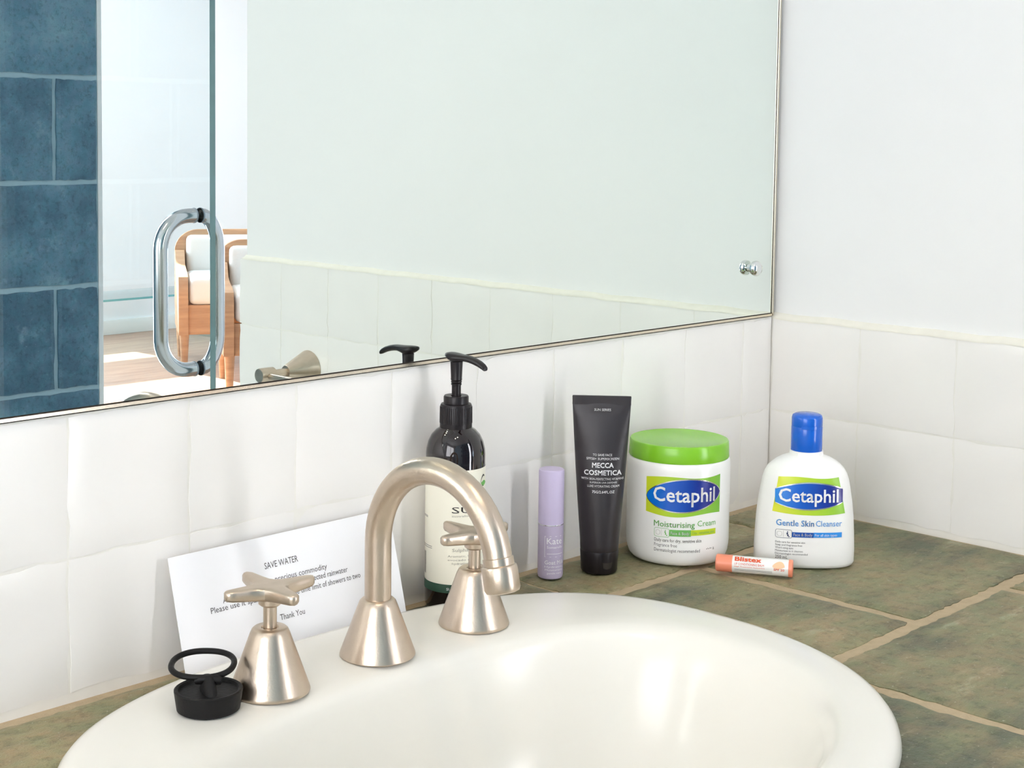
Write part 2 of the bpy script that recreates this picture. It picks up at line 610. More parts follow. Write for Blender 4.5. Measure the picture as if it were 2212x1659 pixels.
def tile_mesh(w, h, seed, n=7, jit=0.0015, thick=0.004):
    """handmade wall tile in the XZ plane facing -Y, centred"""
    rnd = random.Random(seed)
    def edge():
        a = [0.0]
        for k in range(n - 1):
            a.append(rnd.uniform(-jit, jit))
        a.append(0.0)
        return a
    eb, et, el, er = edge(), edge(), edge(), edge()
    tilt = (rnd.uniform(-0.004, 0.004), rnd.uniform(-0.004, 0.004))
    V, F = [], []
    for i in range(n + 1):
        for j in range(n + 1):
            s, t = i / n, j / n
            # points crowd toward the rim so that the rolled edge stays narrow
            ss = 0.5 + 0.5 * math.copysign(abs(2 * s - 1) ** 0.7, 2 * s - 1) if s != 0.5 else 0.5
            tt = 0.5 + 0.5 * math.copysign(abs(2 * t - 1) ** 0.7, 2 * t - 1) if t != 0.5 else 0.5
            x = (ss - 0.5) * w + (el[j] * (1 - s) + er[j] * s)
            z = (tt - 0.5) * h + (eb[i] * (1 - t) + et[i] * t)
            rim_ = i in (0, n) or j in (0, n)
            y = 0.0009 if rim_ else rnd.uniform(-0.0002, 0.00025)
            y += tilt[0] * x + tilt[1] * z
            V.append((x, y, z))
    idx = lambda i, j: i * (n + 1) + j
    for i in range(n):
        for j in range(n):
            F.append((idx(i, j), idx(i + 1, j), idx(i + 1, j + 1), idx(i, j + 1)))
    per = [idx(i, 0) for i in range(n)] + [idx(n, j) for j in range(n)] + [idx(n - i, n) for i in range(n)] + [idx(0, n - j) for j in range(n)]
    base = len(V)
    for k in per:
        V.append((V[k][0], thick, V[k][2]))
    m_ = len(per)
    for k in range(m_):
        F.append((per[k], base + k, base + (k + 1) % m_, per[(k + 1) % m_]))
    return V, F

def wall_tile(parent, x, z, w, h, seed, side=False):
    V, F = tile_mesh(w, h, seed)
    if side:   # turn to face -X, running along Y
        V = [(p[1], -p[0], p[2]) for p in V]
    o = mesh_obj('tile', V, F, M_TILE, parent, angle=60)
    o.location = (0.0, x, z) if side else (x, 0.0, z)
    return o

G = 0.0018
xs = [0.0, -0.0525] + [-0.0525 - 0.0993 * k for k in range(1, 14)]
for a, b in zip(xs, xs[1:]):
    for z0, z1 in ((0.004, 0.0995), (0.0995, 0.1985)):
        wall_tile(wb, (a + b) / 2, (z0 + z1) / 2, (a - b) - G, (z1 - z0) - G, int(-a * 10000) + int(z0 * 777))

wr = struct('wall_right')
box('plaster', (0.006, 0.12, -0.941, 0.004, FLOOR, CEIL), M_PLASTER, wr)
boxes('grout', [(0.0012, 0.006, -0.945, 0.0018, -0.15, 0.199), (0.0022, 0.118, -0.950, -0.941, -0.15, 0.199)], M_GROUT_W, wr)
for k in range(9):
    y1, y0 = -0.1065 * k, -0.1065 * (k + 1)
    if k == 8: y0 = -0.953
    rows = [(0.004, 0.0995), (0.0995, 0.1985)]
    if y0 < -0.58: rows.append((-0.10, 0.004))
    for z0, z1 in rows:
        wall_tile(wr, (y0 + y1) / 2, (z0 + z1) / 2, (y1 - y0) - G, (z1 - z0) - G, 5000 + k * 31 + int(z0 * 1000), side=True)

# cream bead along the top of the tiles
prof = [(0.0002, 0.1970), (0.0066, 0.1962), (0.0066, 0.2040), (0.0045, 0.2032), (0.0018, 0.2008), (0.0003, 0.1985)]
tr = loft('trim_1', [[(p[0], y, p[1]) for p in prof] for y in [0.0016 - 0.9446 * i / 40 for i in range(41)]], M_BEAD, None, angle=60)
tr['kind'] = 'structure'
for i, v in enumerate(tr.data.vertices):
    v.co.z += 0.0005 * sin(v.co.y * 63) + 0.0004 * sin(v.co.y * 171 + 1)

# opposite wall, slate tiled, with an added, unseen window in it
wo = struct('wall_opposite')
WX0, WX1, WZ0, WZ1 = -0.145, 0.105, -0.70, 1.38
YO = -2.05
boxes('backing', [(-2.7, WX0, YO - 0.1, YO - 0.006, FLOOR, CEIL), (WX1, 0.4335, YO - 0.1, YO - 0.006, FLOOR, CEIL),
                  (WX0, WX1, YO - 0.1, YO - 0.006, FLOOR, WZ0), (WX0, WX1, YO - 0.1, YO - 0.006, WZ1, CEIL)], M_GROUT_B, wo)
box('jamb_end', (0.4325, 0.4435, YO - 0.1, YO - 0.004, FLOOR, CEIL), M_WALL, wo)
def slate_block(w, d, seed, thick=0.012, nx=12, ny=12, relief=0.0012, jit=0.0016, hole=None, at=(0, 0)):
    """flat stone in XY, top at z=0, riven; hole(x, y) drops faces for the basin cut-out"""
    rnd = random.Random(seed)
    ph = [rnd.uniform(0, 6.28) for _ in range(6)]
    V, F = [], []
    for i in range(nx + 1):
        for j in range(ny + 1):
            x = (i / nx - 0.5) * w
            y = (j / ny - 0.5) * d
            rim_ = i in (0, nx) or j in (0, ny)
            z = relief * 0.35 * (sin(x * 47 + ph[0]) * sin(y * 31 + ph[1]) + 0.6 * sin(x * 17 + y * 90 + ph[2]) + rnd.uniform(-0.4, 0.4))
            if rim_:
                z -= 0.0016
                x += rnd.uniform(-jit, jit)
                y += rnd.uniform(-jit, jit)
            V.append((x, y, min(z, 0.0009)))
    idx = lambda i, j: i * (ny + 1) + j
    for i in range(nx):
        for j in range(ny):
            cx_ = (i + 0.5) / nx * w - w / 2 + at[0]
            cy_ = (j + 0.5) / ny * d - d / 2 + at[1]
            if hole and hole(cx_, cy_):
                continue
            F.append((idx(i, j), idx(i + 1, j), idx(i + 1, j + 1), idx(i, j + 1)))
    per = [idx(i, 0) for i in range(nx)] + [idx(nx, j) for j in range(ny)] + [idx(nx - i, ny) for i in range(nx)] + [idx(0, ny - j) for j in range(ny)]
    base = len(V)
    for k in per:
        V.append((V[k][0], V[k][1], -thick))
    m_ = len(per)
    for k in range(m_):
        p_, q_ = V[per[k]], V[per[(k + 1) % m_]]
        if hole and hole((p_[0] + q_[0]) / 2 + at[0], (p_[1] + q_[1]) / 2 + at[1]):
            continue
        F.append((per[k], per[(k + 1) % m_], base + (k + 1) % m_, base + k))
    return V, F

zj = [0.4967 + 0.2273 * k for k in range(4, -5, -1)]
for r_i, (z1, z0) in enumerate(zip(zj, zj[1:])):
    k_ = round((z1 - 0.4967) / 0.2273)          # rows alternate
    edges = [0.4325, 0.3255, 0.0205, -0.2845, -0.5895, -0.8945, -1.1995] if k_ % 2 == 0 else [0.4325, 0.128, -0.177, -0.482, -0.787, -1.092, -1.397]
    for a, b in zip(edges, edges[1:]):
        if z1 > CEIL or z0 < FLOOR: continue
        if b < WX1 and a > WX0 and z1 > WZ0 and z0 < WZ1:
            if a > WX1:
                b = WX1 - 0.005
            elif b < WX0:
                a = WX0 + 0.005
            else:
                continue
            if a - b < 0.03: continue
        V, F = slate_block(a - b - 0.010, z1 - z0 - 0.011, r_i * 17 + int(a * 100), thick=0.008, nx=10, ny=8, relief=0.001)
        V = [(p[0], p[2], p[1]) for p in V]      # lay it on the wall, face toward +Y
        o = mesh_obj('slate_tile', V, F, M_SLATE_B, wo, angle=50)
        o.location = ((a + b) / 2, YO, (z0 + z1) / 2)

w1 = struct('added_window_1')  # unseen window added to supply soft daylight from the front right
box('pane', (WX0 + 0.03, WX1 - 0.03, YO - 0.075, YO - 0.07, WZ0 + 0.03, WZ1 - 0.03), M_PANE, w1)
xm = -0.02
boxes('window_frame', [(WX0, WX0 + 0.035, YO - 0.1, YO + 0.005, WZ0, WZ1), (WX1 - 0.035, WX1, YO - 0.1, YO + 0.005, WZ0, WZ1),
                       (WX0, WX1, YO - 0.1, YO + 0.005, WZ0, WZ0 + 0.035), (WX0, WX1, YO - 0.1, YO + 0.005, WZ1 - 0.035, WZ1)], M_WALL, w1)
box('mullion', (xm - 0.014, xm + 0.014, YO - 0.1, YO - 0.02, WZ0 + 0.03, WZ1 - 0.03), M_WALL, w1, bevel=0.004)

wl = struct('wall_left')
LY0, LY1, LZ0, LZ1 = -1.75, -0.35, 0.05, 1.30
boxes('plaster', [(-2.8, -2.7, -2.15, LY0, FLOOR, CEIL), (-2.8, -2.7, LY1, 0.12, FLOOR, CEIL), (-2.8, -2.7, LY0, LY1, FLOOR, LZ0), (-2.8, -2.7, LY0, LY1, LZ1, CEIL)], M_WALL, wl)
w3 = struct('added_window_3')  # unseen window added to brighten the right wall
box('pane', (-2.775, -2.77, LY0 + 0.03, LY1 - 0.03, LZ0 + 0.03, LZ1 - 0.03), M_PANE2, w3)
boxes('window_frame', [(-2.8, -2.695, LY0, LY0 + 0.035, LZ0, LZ1), (-2.8, -2.695, LY1 - 0.035, LY1, LZ0, LZ1), (-2.8, -2.695, LY0, LY1, LZ0, LZ0 + 0.035), (-2.8, -2.695, LY0, LY1, LZ1 - 0.035, LZ1)], M_WALL, w3)
box('mullion', (-2.79, -2.72, -1.07, -1.03, LZ0 + 0.03, LZ1 - 0.03), M_WALL, w3, bevel=0.004)
fl = struct('floor'); box('floor_tiles', (-2.8, 0.44, -2.15, 0.12, FLOOR - 0.05, FLOOR), M_FLOORT, fl)
fb = struct('floor_bedroom'); box('floor_boards', (0.44, 6.1, -7.4, 0.12, FLOOR - 0.05, FLOOR), M_FLOORW, fb)
ce = struct('ceiling'); box('plasterboard', (-2.8, 6.1, -7.5, 0.2, CEIL, CEIL + 0.1), M_WALL, ce)
# bedroom beyond the glass door
BX0, BX1 = 1.62, 3.46
wf = struct('wall_bedroom_far')
boxes('plaster', [(0.33, BX0, -7.42, -7.3, FLOOR, CEIL), (BX1, 6.1, -7.42, -7.3, FLOOR, CEIL),
                  (BX0, BX1, -7.42, -7.3, FLOOR, FLOOR + 0.62), (BX0, BX1, -7.42, -7.3, FLOOR + 2.35, CEIL)], M_WALL, wf)
w2 = struct('window_2')
boxes('window_frame', [(BX0, BX0 + 0.04, -7.42, -7.28, FLOOR + 0.62, FLOOR + 2.35), (BX1 - 0.04, BX1, -7.42, -7.28, FLOOR + 0.62, FLOOR + 2.35),
                       (BX0, BX1, -7.42, -7.28, FLOOR + 0.62, FLOOR + 0.66), (BX0, BX1, -7.42, -7.28, FLOOR + 2.31, FLOOR + 2.35),
                       (BX0, BX1, -7.42, -7.30, FLOOR + 1.02, FLOOR + 1.55)], M_WALL, w2)
wrr = struct('wall_bedroom_right')
SY0, SY1, SZ0, SZ1 = -4.85, -2.35, -0.50, 1.20
boxes('plaster', [(6.0, 6.1, -7.42, SY0, FLOOR, CEIL), (6.0, 6.1, SY1, 0.12, FLOOR, CEIL), (6.0, 6.1, SY0, SY1, FLOOR, SZ0), (6.0, 6.1, SY0, SY1, SZ1, CEIL)], M_WALL, wrr)
w4 = struct('added_window_4')  # unseen window added around the side fill lamp
boxes('window_frame', [(5.99, 6.1, SY0, SY0 + 0.04, SZ0, SZ1), (5.99, 6.1, SY1 - 0.04, SY1, SZ0, SZ1), (5.99, 6.1, SY0, SY1, SZ0, SZ0 + 0.04), (5.99, 6.1, SY0, SY1, SZ1 - 0.04, SZ1)], M_WALL, w4)
box('mullion', (6.02, 6.08, -3.63, -3.57, SZ0, SZ1), M_WALL, w4, bevel=0.004)
wn = struct('wall_bedroom_near'); box('plaster', (0.12, 6.1, 0.1, 0.2, FLOOR, CEIL), M_WALL, wn)
wll = struct('wall_bedroom_left'); box('plaster', (0.33, 0.4335, -7.42, YO - 0.1, FLOOR, CEIL), M_WALL, wll)
sk = struct('baseboard_bedroom'); box('board', (BX1, 6.0, -7.30, -7.285, FLOOR, FLOOR + 0.09), M_CABINET, sk, bevel=0.003)

# frameless glass door, ajar to the bedroom, with a pull handle on each side
d1 = struct('door_1')
GX0, GX1 = 0.0165, 0.0265
GY0, GY1 = -1.050, -2.035
box('glass_pane', (GX0, GX1, GY1, GY0 - 0.0006, FLOOR + 0.012, 1.25), M_GLASS, d1)
box('glass_edge', (GX0 - 0.0001, GX1 + 0.0001, GY0 - 0.0006, GY0, FLOOR + 0.012, 1.25), M_GEDGE, d1)
def pull(x_glass, depth, sgn):
    z0, z1, r = 0.0118, 0.2552, 0.031
    y = -1.0922
    x = x_glass + sgn * depth
    rx, r = min(0.050, depth * 0.97), 0.052
    pts = [(x_glass, y, z0)]
    for k in range(9):
        a = k / 8 * pi / 2
        pts.append((x - sgn * rx + sgn * rx * sin(a), y, z0 + r - r * cos(a)))
    for k in range(9):
        a = k / 8 * pi / 2
        pts.append((x - sgn * rx + sgn * rx * cos(a), y, z1 - r + r * sin(a)))
    pts.append((x_glass, y, z1))
    h = tube('handle', pts, 0.0115, M_STEEL, d1, seg=24)
    for zz in (z0, z1):
        mt = Matrix.Translation((x_glass, y, zz)) @ Matrix.Rotation(pi / 2 * sgn, 4, 'Y')
        lathe('ferrule', [(0.0, 0.0), (0.0121, 0.0), (0.0121, 0.0022), (0.0114, 0.0028)], M_STEELR, h, seg=24, matrix=mt)
pull(GX0, 0.063, -1)
pull(GX1, 0.034, 1)
for zz in (-0.6, 1.0):
    box('hinge', (GX0 - 0.012, GX1 + 0.012, -2.045, -1.975, zz, zz + 0.09), M_STEEL, d1, bevel=0.003)

# ================================================================== COUNTER AND BASIN
SX, SY = -0.681, -0.240
def super_pt(t, xc, yc, a, b_rear, n_rear, b_front, n_front):
    c, s = cos(t), sin(t)
    n, b = (n_rear, b_rear) if s >= 0 else (n_front, b_front)
    return (xc + a * math.copysign(abs(c) ** (2 / n), c), yc + b * math.copysign(abs(s) ** (2 / n), s))
def outer(t): return super_pt(t, SX, SY, 0.279, 0.198, 2.6, 0.250, 2.2)
def inner(t): return super_pt(t, SX, -0.272, 0.224, 0.126, 2.35, 0.180, 2.1)
def basin_hole(x, y):
    dx, dy = (x - SX) / 0.248, (y + 0.262) / (0.172 if y > -0.262 else 0.205)
    return dx * dx + dy * dy < 1.0

ct = thing('slate_countertop', 'green-grey slate tiled countertop with tan grout around the white basin', 'countertop', (0, 0, 0))
def grout_slab():
    V, F = [], []
    nx, ny = 70, 26
    X0, X1, Y0, Y1, Z = -1.75, 0.0015, -0.57, 0.0035, -0.0022
    for i in range(nx + 1):
        for j in range(ny + 1):
            V.append((X0 + (X1 - X0) * i / nx, Y0 + (Y1 - Y0) * j / ny, Z))
    for i in range(nx):
        for j in range(ny):
            cx_, cy_ = X0 + (X1 - X0) * (i + .5) / nx, Y0 + (Y1 - Y0) * (j + .5) / ny
            if basin_hole(cx_, cy_): continue
            a = i * (ny + 1) + j
            F.append((a, a + ny + 1, a + ny + 2, a + 1))
    me = bpy.data.meshes.new('grout')
    me.from_pydata(V, [], F)
    return link('grout', me, M_GROUT, ct, smooth=False)
grout_slab()
rows = [(-0.010, -0.094, [-0.003, -0.1065, -0.4115, -0.7165, -1.0215, -1.3265, -1.6315]),
        (-0.106, -0.3155, [-0.003, -0.2585, -0.5640, -0.8695, -1.175, -1.48]),
        (-0.3285, -0.560, [-0.003, -0.1155, -0.4165, -0.722, -1.027, -1.332, -1.637])]
for ri, (y1, y0, xe) in enumerate(rows):
    for ti, (a, b) in enumerate(zip(xe, xe[1:])):
        gap = 0.0125 if ri else 0.003
        x1, x0 = a - (gap / 2 if ti else 0), b + gap / 2
        cx_, cy_ = (x0 + x1) / 2, (y0 + y1) / 2
        V, F = slate_block(x1 - x0, y1 - y0, ri * 50 + ti, thick=0.014, nx=40, ny=26 if ri else 12, relief=0.0011, hole=basin_hole, at=(cx_, cy_))
        o = mesh_obj('slate_tile', V, F, M_SLATE, ct, angle=50)
        o.location = (cx_, cy_, 0.0)
box('front_edge', (-1.75, 0.0015, -0.585, -0.571, -0.045, -0.002), M_SLATE, ct, bevel=0.002)

vc = thing('vanity_cabinet', 'white painted vanity cabinet under the slate countertop', 'cabinet', (0, 0, FLOOR))
boxes('body', [(-1.74, -1.72, -0.55, 0.0, 0.1, 0.85), (-0.02, -0.001, -0.55, 0.0, 0.1, 0.85), (-1.74, -0.001, -0.55, 0.0, 0.1, 0.12), (-1.74, -0.001, -0.02, 0.0, 0.1, 0.85), (-1.70, -0.04, -0.50, -0.02, 0.0, 0.1)], M_CABINET, vc)
for k in range(3):
    x0 = -1.74 + 0.58 * k
    d = box('door', (x0 + 0.003, x0 + 0.577, -0.57, -0.551, 0.12, 0.84), M_CABINET, vc, bevel=0.003)
    lathe('knob', [(0, 0), (0.006, 0), (0.006, 0.012), (0.014, 0.016), (0.015, 0.024), (0.008, 0.03), (0, 0.031)], M_NICKEL, d, seg=24,
          matrix=Matrix.Translation((x0 + 0.5, -0.57, 0.66)) @ Matrix.Rotation(pi / 2, 4, 'X'))

sink = thing('washbasin', 'white oval ceramic drop-in washbasin with tap ledge', 'basin', (SX, SY, 0.0))
def ring(fo, fi, mix, inset, z, N=144):
    out = []
    for k in range(N):
        t = 2 * pi * k / N
        o_ = fo(t); i_ = fi(t)
        x = o_[0] + (i_[0] - o_[0]) * mix
        y = o_[1] + (i_[1] - o_[1]) * mix
        cx_, cy_ = SX, SY + (-0.032) * min(1.0, mix)
        dx, dy = x - cx_, y - cy_
        l = sqrt(dx * dx + dy * dy)
        f = max(0.0, l - inset) / l
        out.append((cx_ + dx * f - SX, cy_ + dy * f - SY, z))
    return out
secs = [ring(outer, inner, 0, 0.004, 0.0008), ring(outer, inner, 0, 0.001, 0.003), ring(outer, inner, 0, 0.0, 0.007), ring(outer, inner, 0, 0.0012, 0.0115),
        ring(outer, inner, 0, 0.0045, 0.0155), ring(outer, inner, 0, 0.009, 0.0180), ring(outer, inner, 0, 0.015, 0.0190)]
secs += [ring(outer, inner, 0.45, 0, 0.0190), ring(outer, inner, 0.72, 0, 0.0189), ring(outer, inner, 0.88, 0, 0.0178), ring(outer, inner, 0.96, 0, 0.0160), ring(outer, inner, 1.0, 0.0, 0.0135), ring(outer, inner, 1.0, 0.004, 0.0095)]
for ins, z in ((0.008, 0.003), (0.014, -0.010), (0.021, -0.028), (0.031, -0.052), (0.045, -0.076), (0.065, -0.098), (0.092, -0.113), (0.125, -0.122), (0.16, -0.126)):
    secs.append(ring(outer, inner, 1.0, ins, z))
def shrink(rg, f, z): 
    cx_ = sum(p[0] for p in rg) / len(rg); cy_ = sum(p[1] for p in rg) / len(rg)
    return [(cx_ + (p[0] - cx_) * f, cy_ + (p[1] - cy_) * f, z) for p in rg]
base_r = ring(outer, inner, 1.0, 0.0, 0)
secs = secs[:13]
for f, z in ((0.965, 0.003), (0.94, -0.010), (0.91, -0.028), (0.865, -0.052), (0.80, -0.076), (0.70, -0.098), (0.56, -0.113), (0.40, -0.122), (0.22, -0.127), (0.11, -0.1285)):
    secs.append(shrink(base_r, f, z))
loft('basin', secs, M_CERAMIC, sink, cap0=False, cap1=True, angle=70)
cxb = sum(p[0] for p in base_r) / len(base_r); cyb = sum(p[1] for p in base_r) / len(base_r)
lathe('drain', [(0.0, -0.1262), (0.014, -0.1262), (0.017, -0.1245), (0.023, -0.1248), (0.025, -0.1268)], M_CHROME, sink, seg=32, loc=(cxb, cyb, 0))

# ------------------------------------------------------------------ taps
DZ = 0.0190
def cone(parent, h, name='cone'):
    return lathe(name, [(0.0, 0.0), (0.0268, 0.0), (0.0272, 0.0008), (0.0268, 0.0025), (0.0135, h - 0.004), (0.0122, h - 0.0012), (0.0108, h), (0.0060, h), (0.0054, h - 0.001), (0.0, h - 0.001)], M_NICKEL, parent, seg=64, angle=50)

def star_outline(d=0.0, n=4):
    arm = [(0.0090, 0.0090), (0.0125, 0.0068), (0.0190, 0.0055), (0.0270, 0.0046), (0.0312, 0.0040), (0.0333, 0.0024), (0.0340, 0.0)]
    half = [(a - d, max(b - d, 0.0)) for a, b in arm]
    pts = []
    for k in range(n):
        th = 2 * pi * k / n
        for a, b in [(a, -b) for a, b in half] + [(a, b) for a, b in half[-2::-1]]:
            pts.append((a * cos(th) - b * sin(th), a * sin(th) + b * cos(th)))
    return pts
def star(parent, z, rz):
    def lay(d, zf):
        out = []
        for x, y in star_outline(d):
            r_ = sqrt(x * x + y * y) / 0.0340
            xr, yr = x * cos(rz) - y * sin(rz), x * sin(rz) + y * cos(rz)
            out.append((xr, yr, z + zf(r_)))
        return out
    secs_ = [lay(0.0020, lambda q: -0.0022 + 0.0036 * q), lay(0.0006, lambda q: -0.0014 + 0.0036 * q), lay(0.0, lambda q: 0.0002 + 0.0034 * q),
             lay(0.0, lambda q: 0.0062 + 0.0008 * q), lay(0.0006, lambda q: 0.0074 + 0.0008 * q), lay(0.0019, lambda q: 0.0081 + 0.0006 * q), lay(0.0035, lambda q: 0.0083 + 0.0004 * q)]
    return loft('cross_handle', secs_, M_NICKEL, parent, angle=55)
def tap(x, y, rz, label):
    t = thing('basin_tap', label, 'tap', (x, y, DZ), 0, 'cross-handled taps on the basin')
    cone(t, 0.0435)
    lathe('stem', [(0.0, 0.040), (0.0046, 0.040), (0.0046, 0.0620), (0.0, 0.0620)], M_NICKEL, t, seg=24)
    h = star(t, 0.0648, rz)
    lathe('collar', [(0.0, 0.0580), (0.0062, 0.0583), (0.0078, 0.0597), (0.0080, 0.0640), (0.0, 0.0640)], M_NICKEL, h, seg=32)
    return t
tl = tap(-0.7662, -0.1192, radians(-8), 'brushed nickel cross-handled tap in front of the white notice card')
tap(-0.5672, -0.1148, radians(-2), 'brushed nickel cross-handled tap between the curved spout and the brown pump bottle')

sp = thing('tap_spout', 'brushed nickel gooseneck spout arching over the basin', 'tap', (-0.6668, -0.1160, DZ))
lathe('cone', [(0.0, 0.0), (0.0268, 0.0), (0.0274, 0.0008), (0.0270, 0.0025), (0.0142, 0.0368), (0.0130, 0.0396), (0.0112, 0.0412), (0.0, 0.0412)], M_NICKEL, sp, seg=64, angle=50)
ARC_R, ARC_Z = 0.0602, 0.0830
pts = [(0, 0, 0.038 + (ARC_Z - 0.038) * k / 6) for k in range(7)]
for k in range(1, 29):
    a = pi * k / 28 * 0.945
    pts.append((0, -ARC_R + ARC_R * cos(a), ARC_Z + ARC_R * sin(a)))
end = Vector(pts[-1])
tan = (Vector(pts[-1]) - Vector(pts[-2])).normalized()
pts.append(tuple(end + tan * 0.003))
tube('pipe', pts, 0.0096, M_NICKEL, sp, seg=32)
q = tan.to_track_quat('-Z', 'Y').to_matrix().to_4x4()
lathe('aerator', [(0.0, -0.0002), (0.0090, 0.0), (0.0112, 0.0008), (0.0121, 0.0028), (0.0121, 0.0165), (0.0116, 0.0176), (0.0104, 0.0182), (0.0104, 0.0230), (0.0090, 0.0236)], M_NICKEL, sp, seg=40, matrix=Matrix.Translation(end + tan * 0.0210) @ q)

# ------------------------------------------------------------------ plug
pg = thing('sink_plug', 'black rubber sink plug with wire ring beside the left tap', 'plug', (-0.8160, -0.1190, DZ))
lathe('stopper', [(0.0, 0.0002), (0.0190, 0.0002), (0.0205, 0.0012), (0.0222, 0.0128), (0.0222, 0.0138), (0.0212, 0.0144), (0.0196, 0.0140), (0.0188, 0.0122), (0.0, 0.0118)], M_RUBBER, pg, seg=56)
av = Vector((fw.x, fw.y, 0)).normalized()
rv = Vector((cr.x, cr.y, 0)).normalized()
# lug: a wedge rising from the disc, with a cross eye
def lug():
    secs_ = []
    for s, hw_, hl in ((0.0116, 0.0046, 0.0135), (0.0160, 0.0042, 0.0085), (0.0200, 0.0038, 0.0052), (0.0225, 0.0030, 0.0035), (0.0232, 0.0012, 0.0015)):
        rg = []
        for k in range(16):
            a = 2 * pi * k / 16
            d = rv * (1.15 * cos(a) * hw_) + (rv * 0.35 - av * 0.95).normalized() * (sin(a) * hl)
            rg.append((d.x, d.y, s))
        secs_.append(rg)
    return loft('lug', secs_, M_RUBBER, pg, angle=70)
lug()
tube('eye', [tuple(rv * (-0.0085 + 0.017 * k / 6) + Vector((0, 0, 0.0190 + 0.0012 * sin(pi * k / 6)))) for k in range(7)], [0.0026, 0.0032, 0.0030, 0.0032, 0.0030, 0.0032, 0.0026], M_RUBBER, pg, seg=14)
al = radians(9)
ax2 = av * cos(al) + Vector((0, 0, sin(al)))
cen = rv * (-0.0068) + ax2 * 0.0172 + Vector((0, 0, 0.0212))
rp_ = []
for k in range(60):
    a = 2 * pi * k / 60
    ca, sa = cos(a), sin(a)
    p = cen + rv * (0.0205 * math.copysign(abs(ca) ** 0.9, ca)) + ax2 * (0.0178 * math.copysign(abs(sa) ** 0.9, sa))
    rp_.append(tuple(p))
tube('ring', rp_, 0.0020, M_RUBBER, pg, seg=14, closed=True)

# ------------------------------------------------------------------ mirror
mi = thing('mirror', 'large frameless mirrored cabinet door with thin metal edge above the tiles', 'mirror', (-0.8, -0.001, 0.2))
def L(x, y, z): return (x + 0.8, y + 0.001, z - 0.2)
def lbox(name, b, m, parent, bevel=0):
    a = L(b[0], b[2], b[4]); c = L(b[1], b[3], b[5])
    return box(name, (a[0], c[0], a[1], c[1], a[2], c[2]), m, parent, bevel)
lbox('mirror_pane', (-1.70, -0.0052, -0.0010, 0.0015, 0.2042, 1.20), M_MIRROR, mi)
lbox('backing', (-1.70, -0.0012, -0.0002, 0.0035, 0.2002, 1.20), M_DARK, mi)
lbox('edge_strip', (-1.70, -0.0030, -0.0024, 0.0010, 0.2010, 0.2033), M_ALU, mi)
lbox('edge_strip', (-0.0042, -0.0018, -0.0024, 0.0010, 0.2010, 1.20), M_ALU, mi)
kn = lathe('knob', [(0.0, 0.0), (0.0046, 0.0), (0.0046, 0.0022), (0.0056, 0.0026), (0.0076, 0.0040), (0.0082, 0.0062), (0.0078, 0.0086), (0.0060, 0.0106), (0.0032, 0.0116), (0.0, 0.0118)], M_CHROME, mi, seg=36,
           matrix=Matrix.Translation(L(-0.0445, -0.0010, 0.2545)) @ Matrix.Rotation(pi / 2, 4, 'X'))

# ------------------------------------------------------------------ notice card
lean = math.atan2(0.026, 0.095)
cd = thing('notice_card', 'white paper notice about saving water, leaning on the tiles behind the taps', 'notice card', (-0.6660, -0.0320, 0.0006))
cd.rotation_euler = (-lean, 0, 0)
box('card', (-0.1065, 0.1060, -0.0004, 0.0004, 0.0, 0.0900), M_PAPER, cd)
cm = lambda u, v: (u + 0.6660, -0.00055, v)
for s, x0, x1, v, h in (('SAVE WATER', -0.6907, -0.6589, 0.0660, 0.0047), ('precious commodity', -0.6830, -0.6324, 0.0552, 0.0042),
                        ('collected rainwater', -0.6545, -0.6126, 0.0490, 0.0042), ('the time limit of showers to two', -0.6690, -0.6009, 0.0422, 0.0042),
                        ('A', -0.7322, -0.7285, 0.0492, 0.0040), ('Please use it sparingly', -0.7438, -0.6890, 0.0440, 0.0042), ('Thank You', -0.6839, -0.6604, 0.0263, 0.0043)):
    lettering(s, cm, x0, v, x1 - x0, h, M_INK, cd, bold=-0.004)

# ------------------------------------------------------------------ pump bottle
def cylmap(R, off=0.00025, cx_=0.0, cy_=0.0):
    return lambda u, v: (cx_ + (R + off) * sin(u / R), cy_ - (R + off) * cos(u / R), v)
AZ_SOAP = -134.6
sb = thing('pump_bottle', 'dark brown pump bottle with cream label standing behind the spout', 'bottle', (-0.5055, -0.0305, 0.0012), radians(AZ_SOAP + 90))
RS = 0.0247
lathe('bottle', [(0.0, 0.0), (0.0215, 0.0), (0.0238, 0.0012), (RS, 0.004), (RS, 0.128), (0.0243, 0.1325), (0.0228, 0.1385), (0.0200, 0.1440), (0.0162, 0.1480), (0.0125, 0.1502), (0.0118, 0.1520), (0.0, 0.1520)], M_BROWNP, sb, seg=72, angle=60)
pm = lathe('collar', [(0.0, 0.1490), (0.0128, 0.1490), (0.0134, 0.1498), (0.0134, 0.1525), (0.0131, 0.1680), (0.0124, 0.1694), (0.0104, 0.1698), (0.0104, 0.1752), (0.0098, 0.1762), (0.0046, 0.1762), (0.0044, 0.1752), (0.0, 0.1752)], M_BLACKP, sb, seg=60, angle=35)
ribs = []
for k in range(44):
    a = 2 * pi * k / 44
    ribs.append(a)
Vr, Fr = [], []
for a in ribs:
    c_, s_ = cos(a), sin(a)
    for rr_, zz, ww in ((0.01335, 0.1535, 0.0005), (0.01318, 0.1672, 0.0005)):
        for d_, e_ in ((0.0, -ww), (0.00035, 0.0), (0.0, ww)):
            Vr.append(((rr_ + d_ - 0.0001) * c_ - e_ * s_, (rr_ + d_ - 0.0001) * s_ + e_ * c_, zz))
    b_ = len(Vr) - 6
    Fr += [(b_, b_ + 1, b_ + 4, b_ + 3), (b_ + 1, b_ + 2, b_ + 5, b_ + 4)]
rb = mesh_obj('ribbing', Vr, Fr, M_BLACKP, pm, smooth=False)
rb['kind'] = 'stuff'
